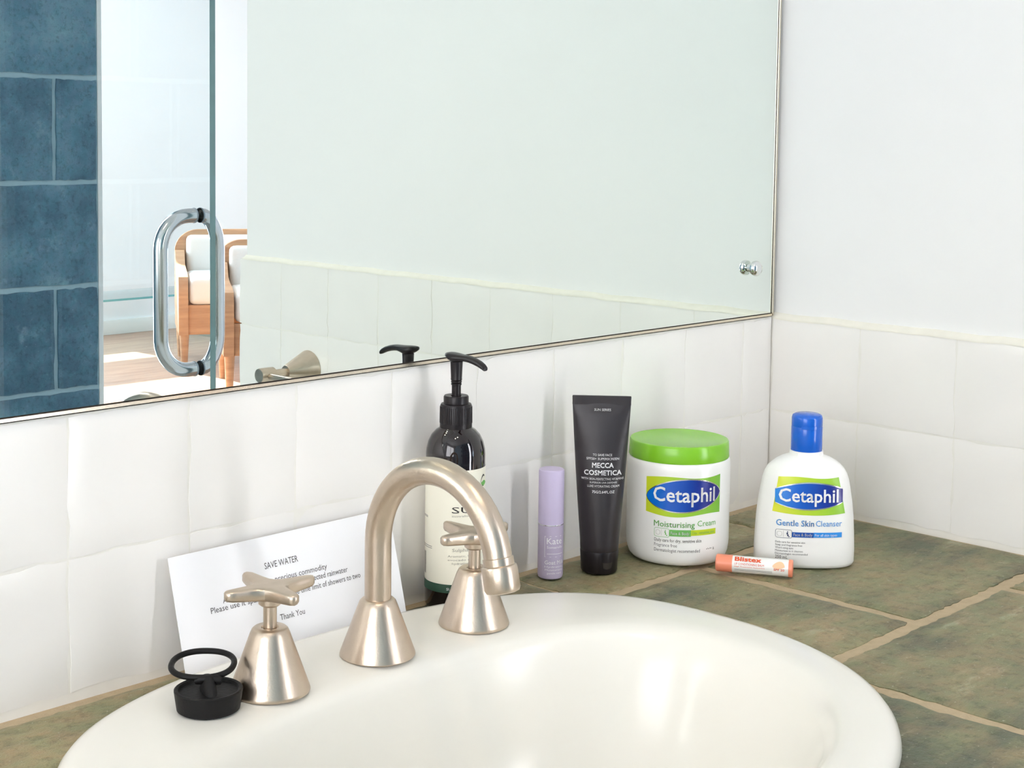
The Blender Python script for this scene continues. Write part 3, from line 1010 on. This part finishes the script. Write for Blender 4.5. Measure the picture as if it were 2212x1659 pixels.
lathe('plunger', [(0.0, 0.1745), (0.0038, 0.1745), (0.0038, 0.1848), (0.0044, 0.1850), (0.0044, 0.1862), (0.0040, 0.1865), (0.0045, 0.1872), (0.0045, 0.1882), (0.0041, 0.1886), (0.0047, 0.1892), (0.0047, 0.1902), (0.0046, 0.1906), (0.0052, 0.2045), (0.0, 0.2045)], M_BLACKP, sb, seg=32)
# pump head: a flat curved nozzle pointing to the right of the bottle's front
hz = 0.2045
def head():
    secs_ = []
    # along s: back end to nozzle tip ; (pos, half width, z top, z bottom)
    st = [(-0.0100, 0.0030, 0.0062, 0.0040), (-0.0088, 0.0052, 0.0068, 0.0030), (-0.0050, 0.0066, 0.0070, 0.0008), (0.0, 0.0068, 0.0068, -0.0008), (0.0050, 0.0062, 0.0064, 0.0004),
          (0.0100, 0.0050, 0.0062, 0.0012), (0.0160, 0.0042, 0.0060, 0.0008), (0.0215, 0.0038, 0.0050, -0.0002), (0.0270, 0.0034, 0.0034, -0.0016), (0.0315, 0.0030, 0.0012, -0.0034), (0.0335, 0.0027, -0.0006, -0.0042)]
    for p, hw_, zt_, zb_ in st:
        rg = []
        for k in range(16):
            a = 2 * pi * k / 16
            y_ = hw_ * math.copysign(abs(cos(a)) ** 0.7, cos(a))
            z_ = (zt_ + zb_) / 2 + (zt_ - zb_) / 2 * math.copysign(abs(sin(a)) ** 0.7, sin(a))
            rg.append((p, y_, hz + z_))
        secs_.append(rg)
    an = radians(-46)
    secs_ = [[(x * cos(an) - y * sin(an), x * sin(an) + y * cos(an), z) for x, y, z in s_] for s_ in secs_]
    return loft('pump_head', secs_, M_BLACKP, sb, angle=60)
head()
sm = cylmap(RS, 0.0002)
lb = patch('label', lambda s: (-0.062 + 0.124 * s, 0.1182), lambda s: (-0.062 + 0.124 * s, 0.0236), sm, M_CREAM_L, sb, nu=64, nv=2)
sm2 = cylmap(RS, 0.0004)
rect('green_band', -0.062, 0.062, 0.0165, 0.0236, sm2, M_GREEN_D, lb, nu=64)
D = RS * pi / 180
lettering('SUKIN', sm2, -6 * D, 0.0832, 100 * D, 0.0050, M_BLACKI, lb, bold=0.0)
lettering('australian natural skincare', sm2, -6 * D, 0.0800, 100 * D, 0.0016, M_INKL, lb)
lettering('Sulphate Free', sm2, -4.5 * D, 0.0512, 66 * D, 0.0026, M_INKL, lb)
for s, a, z in (('Aromatic, botanical', -13, 0.0466), ('avocado oil with', -13, 0.0435), ('hydrating care', -5, 0.0405)):
    lettering(s, sm2, a * D, z, (70 if a < -10 else 50) * D, 0.0017, M_INKL, lb)
lettering('SUKIN', sm2, -15 * D, 0.0188, 24 * D, 0.0021, M_WHITEI, lb, bold=0.01)
for z in (0.0775, 0.0765, 0.0530, 0.0515):
    rect('printed_line', -86 * D, (-62 if z > 0.06 else -48) * D, z, z + 0.0007, sm2, M_INKL, lb, nu=6)
for k in range(7):
    rect('barcode_bar', (-80 + k * 1.6) * D, (-80 + k * 1.6 + (0.9 if k % 3 else 0.5)) * D, 0.029, 0.0475, sm2, M_BLACKI, lb, nu=2)
# leaf emblem
def leaf(scale, m, dz, off):
    mf = cylmap(RS, off)
    def top(s): return (66 * D - 0.0042 + 0.0095 * s * 0.9, 0.1075 + dz + scale * 0.0052 * sin(pi * s) ** 0.8)
    def bot(s): return (66 * D - 0.0042 + 0.0095 * s * 0.9, 0.1075 + dz - scale * 0.0048 * sin(pi * s) ** 0.8)
    return patch('leaf_emblem', top, bot, mf, m, lb, nu=16, nv=2)
leaf(1.0, M_BLACKI, 0, 0.0004)
leaf(0.72, M_CREAM_L, 0, 0.0006)
leaf(0.42, M_GREENI, -0.002, 0.0008)

# ------------------------------------------------------------------ lavender bottle
lv = thing('moisturiser_bottle', 'small slim lavender cosmetic bottle with silver seam beside the black tube', 'bottle', (-0.3880, -0.0325, 0.0011), radians(-138.4 + 90))
RL = 0.0113
lathe('body', [(0.0, 0.0), (0.0098, 0.0), (0.0109, 0.0009), (RL, 0.0026), (RL, 0.0480), (0.0, 0.0480)], M_LAVB, lv, seg=56)
lathe('seam_ring', [(0.0, 0.0478), (0.0111, 0.0478), (0.0114, 0.0484), (0.0111, 0.0490), (0.0, 0.0490)], M_SILVER, lv, seg=56)
lathe('cap', [(0.0, 0.0489), (RL, 0.0489), (0.01135, 0.0952), (0.0111, 0.0967), (0.0102, 0.0973), (0.0, 0.0970)], M_LAV, lv, seg=56)
lm = cylmap(RL, 0.0002)
DL = RL * pi / 180
lp = rect('label', -40 * DL, 90 * DL, 0.0035, 0.0420, cylmap(RL, 0.00005), M_LAVB, lv, nu=24)
frame('printed_box', -27 * DL, 78 * DL, 0.0205, 0.0392, 0.00035, lm, M_WHITEI, lp)
lettering('Kate', lm, -17 * DL, 0.0322, 74 * DL, 0.0054, M_WHITEI, lp)
lettering('Somerville', lm, -16 * DL, 0.0282, 76 * DL, 0.0022, M_WHITEI, lp)
rect('printed_line', -16 * DL, 62 * DL, 0.0232, 0.0236, lm, M_WHITEI, lp)
lettering('Goat Milk', lm, -26 * DL, 0.0140, 98 * DL, 0.0034, M_WHITEI, lp, bold=0.006)
for s, a, z, w_ in (('Hydrating', -26, 0.0110, 94), ('Moisturizing', -24, 0.0082, 90), ('gentle care', -15, 0.0053, 70)):
    lettering(s, lm, a * DL, z, w_ * DL, 0.0017, M_WHITEI, lp)

# ------------------------------------------------------------------ black tube
tb = thing('sunscreen_tube', 'black flat-topped sunscreen tube standing on its cap beside the lavender bottle', 'tube', (-0.3415, -0.0498, 0.0011), radians(-139.0 + 90))
def tube_sec(z):
    # half width and half thickness along the height
    H = [(0.0205, 0.0172, 0.0172), (0.030, 0.0176, 0.0172), (0.060, 0.0200, 0.0160), (0.095, 0.0226, 0.0128), (0.125, 0.0245, 0.0086), (0.145, 0.0257, 0.0042), (0.1502, 0.0260, 0.0012), (0.1585, 0.0264, 0.0009)]
    for (z0, w0, t0), (z1, w1, t1) in zip(H, H[1:]):
        if z <= z1:
            f = max(0.0, (z - z0) / (z1 - z0))
            return w0 + (w1 - w0) * f, t0 + (t1 - t0) * f
    return H[-1][1:]
def ell_ring(w_, t_, z, n=56, e=2.0):
    return [(w_ * math.copysign(abs(cos(2 * pi * k / n)) ** (2 / e), cos(2 * pi * k / n)), t_ * math.copysign(abs(sin(2 * pi * k / n)) ** (2 / e), sin(2 * pi * k / n)), z) for k in range(n)]
secs = [ell_ring(0.0168, 0.0168, 0.0202)]
for k in range(31):
    z = 0.0208 + (0.1585 - 0.0208) * k / 30
    w_, t_ = tube_sec(z)
    secs.append(ell_ring(w_, t_, z))
loft('tube_body', secs, M_TUBE, tb, angle=50)
loft('crimp', [ell_ring(0.0262, 0.00125, z_, e=4) for z_ in (0.1512, 0.1518, 0.1588, 0.1592)], M_TUBE, tb, angle=40)
cp = lathe('cap', [(0.0, 0.0), (0.0146, 0.0), (0.0158, 0.0008), (0.0164, 0.0024), (0.0173, 0.0194), (0.0170, 0.0202), (0.0, 0.0202)], M_BLACKP, tb, seg=56)
# thumb notch: a recess rim on the cap front
cm_ = cylmap(0.0169, 0.0002)
patch('thumb_notch', lambda s: (0.0028 + 0.0095 * s, 0.0116 - 0.0006 * (1 - (2 * s - 1) ** 2)), lambda s: (0.0036 + 0.0078 * s, 0.0066 - 0.0012 * (1 - (2 * s - 1) ** 2)), cm_, M_DARK, cp)
def tmap(u, v):
    w_, t_ = tube_sec(v)
    q = min(0.999, abs(u / w_))
    return (u, -t_ * sqrt(1 - q * q) - 0.0003, v)
tm2 = lambda u, v: (u, tmap(u, v)[1] - (0.0003 if v > 0.145 else 0.0), v)
for s, u0, u1, v, h, bo in (('SUN SERIES', -0.0067, 0.0083, 0.1462, 0.0019, .014), ('TO SAVE FACE', -0.0074, 0.0098, 0.1068, 0.0020, .012), ('SPF50+ SUPERSCREEN', -0.0130, 0.0161, 0.1034, 0.0020, .012),
                           ('MECCA', -0.0079, 0.0113, 0.0966, 0.0042, .018), ('COSMETICA', -0.0149, 0.0185, 0.0900, 0.0042, .018),
                           ('WITH SKIN-PERFECTING VITAMINS', -0.0173, 0.0205, 0.0856, 0.0019, .012), ('SUPERIOR UVA DEFENSE', -0.0098, 0.0145, 0.0826, 0.0016, .008),
                           ('LUXE HYDRATING CREAM', -0.0118, 0.0166, 0.0792, 0.0020, .012), ('75G/2.64FL.OZ', -0.0075, 0.0125, 0.0740, 0.0022, .014)):
    lettering(s, tm2, u0, v, u1 - u0, h, M_WHITEI, tb, bold=bo)

# ------------------------------------------------------------------ cream jar
RJ = 0.0478
AZJ = -142.98
jr = thing('cream_jar', 'white round cream jar with lime green screw lid beside the black tube', 'jar', (-0.2470, -0.0655, 0.0012), radians(AZJ + 90))
lathe('jar', [(0.0, 0.0), (0.0395, 0.0), (0.0425, 0.0010), (0.0450, 0.0038), (0.0467, 0.0085), (0.0475, 0.0140), (RJ, 0.0190), (RJ, 0.0880), (0.0473, 0.0925), (0.0458, 0.0950), (0.0, 0.0955)], M_WHITEP, jr, seg=96, angle=60)
lathe('lid', [(0.0448, 0.0946), (0.0462, 0.0948), (0.0465, 0.0956), (0.0459, 0.1090), (0.0451, 0.1102), (0.0435, 0.1106), (0.0420, 0.1102), (0.0, 0.1104)], M_LIDG, jr, seg=96, angle=40)
jm0, jm1, jm2, jm3 = cylmap(RJ, 0.00015), cylmap(RJ, 0.0003), cylmap(RJ, 0.00045), cylmap(RJ, 0.0006)
DJ = RJ * pi / 180
def ja(deg):            # azimuth in the plan to distance along the wall of the jar
    d_ = deg - AZJ
    if d_ < -180: d_ += 360
    if d_ > 180: d_ -= 360
    return d_ * DJ
uL, uR = ja(180.0), ja(-91.0)
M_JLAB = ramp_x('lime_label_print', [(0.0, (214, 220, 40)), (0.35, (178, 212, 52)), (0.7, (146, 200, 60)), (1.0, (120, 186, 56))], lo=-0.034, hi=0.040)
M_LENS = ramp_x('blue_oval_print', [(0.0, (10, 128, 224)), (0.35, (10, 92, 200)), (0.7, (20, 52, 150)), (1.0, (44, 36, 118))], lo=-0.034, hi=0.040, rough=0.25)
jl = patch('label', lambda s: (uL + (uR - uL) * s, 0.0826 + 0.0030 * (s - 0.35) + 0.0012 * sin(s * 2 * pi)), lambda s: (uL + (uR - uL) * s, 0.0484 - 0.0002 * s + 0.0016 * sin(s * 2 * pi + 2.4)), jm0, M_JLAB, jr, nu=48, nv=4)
def lens(mf, grow, m, parent, nm, uL_, uR_, vc, hh, tilt, cut=0.0, pw=0.62):
    def cv(sg):
        def f(s):
            a = 2 * s - 1
            e = (1 - abs(a * (1 - cut)) ** 2) ** pw
            return (uL_ - grow + (uR_ - uL_ + 2 * grow) * s, vc + tilt * a + sg * (hh + grow) * e)
        return f
    return patch(nm, cv(1), cv(-1), mf, m, parent, nu=48, nv=4)
lens(jm1, 0.0008, M_SILVER, jl, 'silver_outline', uL + 0.0008, uR - 0.0006, 0.0664, 0.0148, 0.0022)
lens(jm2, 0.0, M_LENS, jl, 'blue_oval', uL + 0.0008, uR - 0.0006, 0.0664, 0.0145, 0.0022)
lettering('Cetaphil', jm3, ja(-170.5), 0.0610, ja(-99.8) - ja(-170.5), 0.0128, M_WHITEI, jl, bold=0.012)
lettering('Moisturising', jm1, ja(-169.3), 0.0374, ja(-124.0) - ja(-169.3), 0.0052, M_GREENI, jl, bold=0.006)
lettering('Cream', jm1, ja(-121.0), 0.0384, ja(-97.4) - ja(-121.0), 0.0052, M_GREENI, jl, bold=-0.004)
frame('icon_box', ja(-168.8), ja(-151.5), 0.0278, 0.0360, 0.0003, jm1, M_GREENI, jl, rad=0.0018)
frame('face_icon', ja(-166.8), ja(-161.8), 0.0296, 0.0342, 0.00022, jm1, M_INKL, jl, rad=0.0018)
rect('icon_divider', ja(-160.4), ja(-160.2), 0.0290, 0.0350, jm1, M_INKL, jl, nu=2)
for a0, a1, z0, z1 in ((-156.4, -155.6, 0.0335, 0.0346), (-156.8, -155.6, 0.0318, 0.0334), (-156.2, -155.0, 0.0302, 0.0318), (-155.0, -153.8, 0.0292, 0.0302)):
    rect('figure_icon', ja(a0), ja(a1), z0, z1, jm1, M_GREENI, jl, nu=2)
rect('green_bar', ja(-151.5), ja(-128.1), 0.0292, 0.0352, jm1, M_GREENI, jl, nu=12)
rect('lime_bar', ja(-128.1), ja(-97.1), 0.0300, 0.0352, jm1, M_LIMEI, jl, nu=12)
lettering('Face & Body', jm2, ja(-150.0), 0.0308, ja(-130.0) - ja(-150.0), 0.0026, M_WHITEI, jl, bold=0.006)
lettering('Dry, sensitive skin', jm2, ja(-127.0), 0.0314, ja(-99.5) - ja(-127.0), 0.0024, M_GREENI, jl)
for s, z, a1 in (('Daily care for dry, sensitive skin', 0.0236, -116.0), ('Fragrance free', 0.0190, -143.0), ('Dermatologist recommended', 0.0143, -117.5)):
    lettering(s, cylmap(RJ - (0.0003 if z < 0.02 else 0), 0.0003), ja(-168.4), z, ja(a1) - ja(-168.4), 0.0030, M_INK, jl, bold=-0.004)
lettering('550 g', cylmap(RJ - 0.0004, 0.0003), ja(-109.6), 0.0165, ja(-98.7) - ja(-109.6), 0.0032, M_INK, jl, bold=-0.004)

# ------------------------------------------------------------------ cleanser bottle
AZB = -139.0
bt = thing('cleanser_bottle', 'white oval cleanser bottle with blue flip cap near the corner', 'bottle', (-0.1823, -0.1622, 0.0011), radians(AZB + 90))
BH = [(0.0, 0.0420, 0.0215), (0.0012, 0.0440, 0.0232), (0.0040, 0.0455, 0.0248), (0.015, 0.0456, 0.0258), (0.030, 0.0450, 0.0262), (0.046, 0.0440, 0.0260), (0.060, 0.0424, 0.0254), (0.072, 0.0405, 0.0246),
      (0.079, 0.0392, 0.0240), (0.085, 0.0372, 0.0232), (0.0895, 0.0345, 0.0222), (0.0930, 0.0312, 0.0210), (0.0960, 0.0272, 0.0196), (0.0985, 0.0226, 0.0178), (0.1002, 0.0178, 0.0160), (0.1010, 0.0153, 0.0150), (0.1052, 0.0150, 0.0150)]
def bt_sec(z):
    for (z0, w0, t0), (z1, w1, t1) in zip(BH, BH[1:]):
        if z <= z1:
            f = max(0.0, (z - z0) / (z1 - z0))
            return w0 + (w1 - w0) * f, t0 + (t1 - t0) * f
    return BH[-1][1:]
loft('bottle', [ell_ring(w_, t_, z, n=80, e=2.5 if z < 0.09 else (2.2 if z < 0.1 else 2.0)) for z, w_, t_ in BH], M_WHITEP, bt, angle=60)
bc_ = lathe('flip_cap', [(0.0, 0.1045), (0.0138, 0.1045), (0.0142, 0.1052), (0.0142, 0.1270), (0.0140, 0.1275), (0.0141, 0.1280), (0.0140, 0.1352), (0.0132, 0.1376), (0.0110, 0.1388), (0.0, 0.1394)], M_BLUEC, bt, seg=56, angle=45)
rect('thumb_tab', -0.0068, 0.0068, 0.1262, 0.1292, cylmap(0.0142, 0.0006), M_BLUEC, bc_, nu=12)
def bmap(off):
    def f(u, v):
        w_, t_ = bt_sec(v)
        q = min(0.995, abs(u / w_))
        y = t_ * (1 - q ** 2.5) ** (1 / 2.5)
        nx, ny = q ** 1.5 / w_, (y / t_) ** 1.5 / t_
        l = sqrt(nx * nx + ny * ny)
        return (u + math.copysign(off * nx / l, u), -y - off * ny / l, v)
    return f
b0, b1, b2, b3 = bmap(0.0002), bmap(0.0005), bmap(0.0009), bmap(0.0013)
M_BLAB = ramp_x('lime_label_print_two', [(0.0, (222, 224, 44)), (0.4, (186, 214, 50)), (0.75, (160, 206, 58)), (1.0, (142, 198, 58))], lo=-0.032, hi=0.034)
M_BLENS = ramp_x('blue_lens_print', [(0.0, (24, 140, 226)), (0.3, (14, 100, 206)), (0.7, (24, 56, 156)), (1.0, (50, 40, 120))], lo=-0.032, hi=0.034, rough=0.25)
def q_(s): return -0.0272 + 0.0541 * s
bl = patch('label', lambda s: (q_(s), 0.0838 + 0.0008 * sin(s * 2 * pi) + 0.0006 * s), lambda s: (-0.0322 + 0.0655 * s, 0.0522 - 0.0018 * sin(pi * s) - 0.0006 * s), b0, M_BLAB, bt, nu=36, nv=8)
lens(b1, 0.0007, M_SILVER, bl, 'silver_outline', -0.0292, 0.0298, 0.0674, 0.0120, 0.0006, cut=0.24, pw=0.8)
lens(b2, 0.0, M_BLENS, bl, 'blue_lens', -0.0298, 0.0304, 0.0674, 0.0115, 0.0006, cut=0.24, pw=0.8)
lettering('Cetaphil', b3, -0.0266, 0.0624, 0.0528, 0.0114, M_WHITEI, bl, bold=0.012)
lettering('Gentle Skin', b1, -0.0287, 0.0400, 0.0335, 0.0053, M_BLUEI, bl, bold=0.006)
lettering('Cleanser', b1, 0.0064, 0.0402, 0.0238, 0.0053, M_BLUEI, bl, bold=-0.004)
frame('icon_box', -0.0292, -0.0146, 0.0286, 0.0364, 0.0003, b1, M_NAVY, bl, rad=0.0018)
frame('face_icon', -0.0278, -0.0234, 0.0302, 0.0346, 0.00022, b1, M_INKL, bl, rad=0.0018)
rect('icon_divider', -0.0222, -0.0220, 0.0296, 0.0354, b1, M_INKL, bl, nu=2)
for a0, a1, z0, z1 in ((-0.0190, -0.0183, 0.0338, 0.0350), (-0.0194, -0.0182, 0.0320, 0.0337), (-0.0188, -0.0176, 0.0304, 0.0320), (-0.0178, -0.0168, 0.0296, 0.0305)):
    rect('figure_icon', a0, a1, z0, z1, b1, M_NAVY, bl, nu=2)
rect('deep_blue_bar', -0.0146, 0.0046, 0.0298, 0.0344, b1, M_BLUED, bl)
rect('sky_blue_bar', 0.0046, 0.0304, 0.0300, 0.0346, b1, M_BLUEL, bl)
lettering('Face & Body', b2, -0.0134, 0.0310, 0.0168, 0.0026, M_WHITEI, bl, bold=0.006)
lettering('For all skin types', b2, 0.0058, 0.0312, 0.0200, 0.0022, M_WHITEI, bl)
for k, (s, w_) in enumerate((('Daily care for sensitive skin', 0.0262), ('Soap and fragrance free', 0.0236), ("Won't sting eyes", 0.0158), ('Moisturises as it cleanses', 0.0244), ('Dermatologist recommended', 0.0288))):
    lettering(s, b1, -0.0290, 0.0240 - 0.0027 * k, w_, 0.0017, M_INK, bl, bold=-0.006)
lettering('250 mL', b1, -0.0288, 0.0092, 0.0108, 0.0030, M_INK, bl, bold=0.0)

# ------------------------------------------------------------------ lip balm
pL, pR = Vector((-0.2648, -0.1232, 0)), Vector((-0.2315, -0.1829, 0))
dv = (pR - pL)
ll = dv.length
RB = 0.0078
lp_ = thing('lip_balm', 'peach and white lip balm stick lying in front of the white bottles', 'lip balm', tuple((pL + pR) / 2 + Vector((0, 0, 0.0010 + RB))), math.atan2(dv.y, dv.x))
MX = Matrix.Rotation(pi / 2, 4, 'Y')
hl = ll / 2
lathe('cap', [(0.0, -hl), (RB - 0.0012, -hl), (RB - 0.0002, -hl + 0.0008), (RB, -hl + 0.002), (RB - 0.0001, -hl + 0.0150), (0.0, -hl + 0.0150)], M_PEACH, lp_, seg=48, matrix=MX)
lathe('barrel', [(0.0, -hl + 0.0150), (RB - 0.0003, -hl + 0.0150), (RB - 0.0003, hl - 0.0036), (0.0, hl - 0.0036)], M_WHITEP, lp_, seg=48, matrix=MX)
lathe('twist_base', [(0.0, hl - 0.0036), (RB, hl - 0.0036), (RB, hl - 0.0006), (RB - 0.0008, hl), (0.0, hl)], M_PEACH, lp_, seg=48, matrix=MX)
def pmap(u, v):      # u along the stick, v up around the barrel from its camera side
    a = v / RB + radians(6)
    R_ = RB + 0.0001
    return (u, -R_ * cos(a), R_ * sin(a))
pmap2 = lambda u, v: tuple(c * 1.0 for c in (u, pmap(u, v)[1] * 1.02, pmap(u, v)[2] * 1.02))
DB = RB * pi / 180
lettering('Blistex', pmap, -0.0170, 31 * DB, 0.0236, 0.0044, M_ORANGE, lp_, bold=0.03)
lettering('LIP CONDITIONING BALM', pmap, -0.0170, 5 * DB, 0.0262, 0.0018, M_ORANGE, lp_, bold=0.004)
lettering('High Protection Sunscreen', pmap, -0.0170, -9 * DB, 0.0270, 0.0010, M_ORANGE, lp_)
lettering('SPF 20', pmap, 0.0178, -14 * DB, 0.0094, 0.0019, M_ORANGE, lp_, bold=0.012)
rect('printed_line', -0.0170, 0.0165, -26 * DB, -24 * DB, pmap, M_BLACKI, lp_)
rect('printed_line', -0.0170, 0.0165, -35 * DB, -33 * DB, pmap, M_BLACKI, lp_)
patch('peach_emblem', lambda s: (0.0165 + 0.0115 * s, (14 + 44 * sin(pi * min(1, s * 1.05)) ** 0.6 * (0.5 + 0.6 * s)) * DB), lambda s: (0.0165 + 0.0115 * s, (14 - 22 * sin(pi * s) ** 0.8 * (1.15 - 0.8 * s)) * DB), pmap, M_PEACHL, lp_)

# ------------------------------------------------------------------ holder on the right wall (seen in the mirror)
th = thing('toilet_roll_holder', 'brushed nickel holder with cone base on the right tiled wall, seen in the mirror', 'holder', (0.0, -0.787, 0.049))
mt = Matrix.Rotation(-pi / 2, 4, 'Y')
lathe('cone', [(0.0, 0.0), (0.0270, 0.0), (0.0276, 0.0008), (0.0270, 0.0025), (0.0105, 0.0405), (0.0095, 0.0420), (0.0, 0.0422)], M_NICKEL, th, seg=56, matrix=mt)
lathe('stem', [(0.0, 0.040), (0.0058, 0.040), (0.0058, 0.0700), (0.0, 0.0700)], M_NICKEL, th, seg=28, matrix=mt)
lathe('end_cap', [(0.0, 0.0640), (0.0096, 0.0640), (0.0102, 0.0650), (0.0102, 0.0880), (0.0096, 0.0890), (0.0, 0.0892)], M_NICKEL, th, seg=32, matrix=mt)
tube('bar', [(-0.076, 0.0 + 0.016 * k, -0.001) for k in range(10)], 0.0046, M_NICKEL, th, seg=20)

# ------------------------------------------------------------------ bedroom furniture seen through the glass
def armchair(x, y, az, label):
    t = thing('armchair', label, 'armchair', (x, y, FLOOR), radians(az + 90), 'timber armchairs in the bedroom')
    W = 0.27
    for sx in (-1, 1):
        # curved timber side panel: tall rounded back post flowing down into the arm
        out = [(0.28, 0.20), (0.28, 0.60), (0.265, 0.635), (0.23, 0.645), (0.19, 0.635), (0.155, 0.605), (0.12, 0.575), (0.04, 0.56), (-0.16, 0.545), (-0.225, 0.53), (-0.25, 0.49), (-0.255, 0.42), (-0.25, 0.20)]
        x0 = sx * W
        a = [(x0, p[0], p[1]) for p in out]
        b = [(x0 + sx * 0.05, p[0], p[1]) for p in out]
        loft('side_panel', [a, b], M_CHWOOD, t, angle=30)
        for yy in (-0.22, 0.26):
            lathe('leg', [(0.0, 0.0), (0.016, 0.0), (0.026, 0.205), (0.0, 0.205)], M_CHWOOD, t, seg=16, loc=(sx * (W + 0.02), yy, 0))
    box('front_apron', (-W, W, -0.235, -0.205, 0.20, 0.37), M_CHWOOD, t, bevel=0.006)
    box('seat_cushion', (-W + 0.004, W - 0.004, -0.25, 0.20, 0.37, 0.53), M_FABRIC, t, bevel=0.045, seg=4)
    H_, R_, X_ = 0.765, 0.13, W + 0.05
    ol = [(-X_, 0.30), (X_, 0.30)] + [(X_ - R_ + R_ * cos(a), H_ - R_ + R_ * sin(a)) for a in [k * pi / 16 for k in range(9)]] + [(-X_ + R_ - R_ * sin(a), H_ - R_ + R_ * cos(a)) for a in [k * pi / 16 for k in range(9)]]
    loft('back_frame', [[(p[0], 0.275, p[1]) for p in ol], [(p[0], 0.315, p[1]) for p in ol]], M_CHWOOD, t, angle=30)
    o = box('backrest', (-W + 0.012, W - 0.012, 0.19, 0.285, 0.36, 0.735), M_FABRIC, t, bevel=0.04, seg=4)
    t.scale = (1.0, 1.0, 0.93)
    return t
armchair(3.64, -5.90, 122, 'timber armchair with white cushions seen behind the steel pull handle in the mirror')
armchair(3.37, -5.13, 122, 'timber armchair with white cushions partly hidden by the tiled wall end in the mirror')
gt = thing('glass_coffee_table', 'low clear glass coffee table by the far white wall, seen in the mirror', 'table', (3.5, -6.85, FLOOR))
boxes('panel', [(-0.62, -0.608, -0.2, 0.2, 0.0, 0.29)], M_GTABLE, gt)
boxes('panel', [(0.608, 0.62, -0.2, 0.2, 0.0, 0.29)], M_GTABLE, gt)
gtt = boxes('top', [(-0.62, 0.62, -0.2, 0.199, 0.29, 0.302)], M_GTABLE, gt)
boxes('top_edge', [(-0.62, 0.62, 0.199, 0.2005, 0.29, 0.302)], M_TEAL, gtt)

# ------------------------------------------------------------------ ceiling downlights
for i, (x, y) in enumerate(((-1.15, -0.62), (-0.85, -0.62))):
    dl = thing('downlight', ('recessed ceiling downlight nearer the left wall', 'recessed ceiling downlight nearer the right wall')[i], 'light', (x, y, CEIL), 0, 'bathroom ceiling downlights')
    lathe('rim', [(0.032, -0.001), (0.045, -0.001), (0.045, -0.006), (0.034, -0.006), (0.030, -0.001)], M_CHROME, dl, seg=32)
    lathe('lamp', [(0.0, -0.0015), (0.030, -0.0015), (0.029, -0.003), (0.0, -0.0035)], M_LAMP, dl, seg=32)
    light('downlight_beam', 'SPOT', (x, y, CEIL - 0.02), direction=(0, 0, -1), energy=6, color=(1.0, 0.86, 0.66), spot=radians(100))
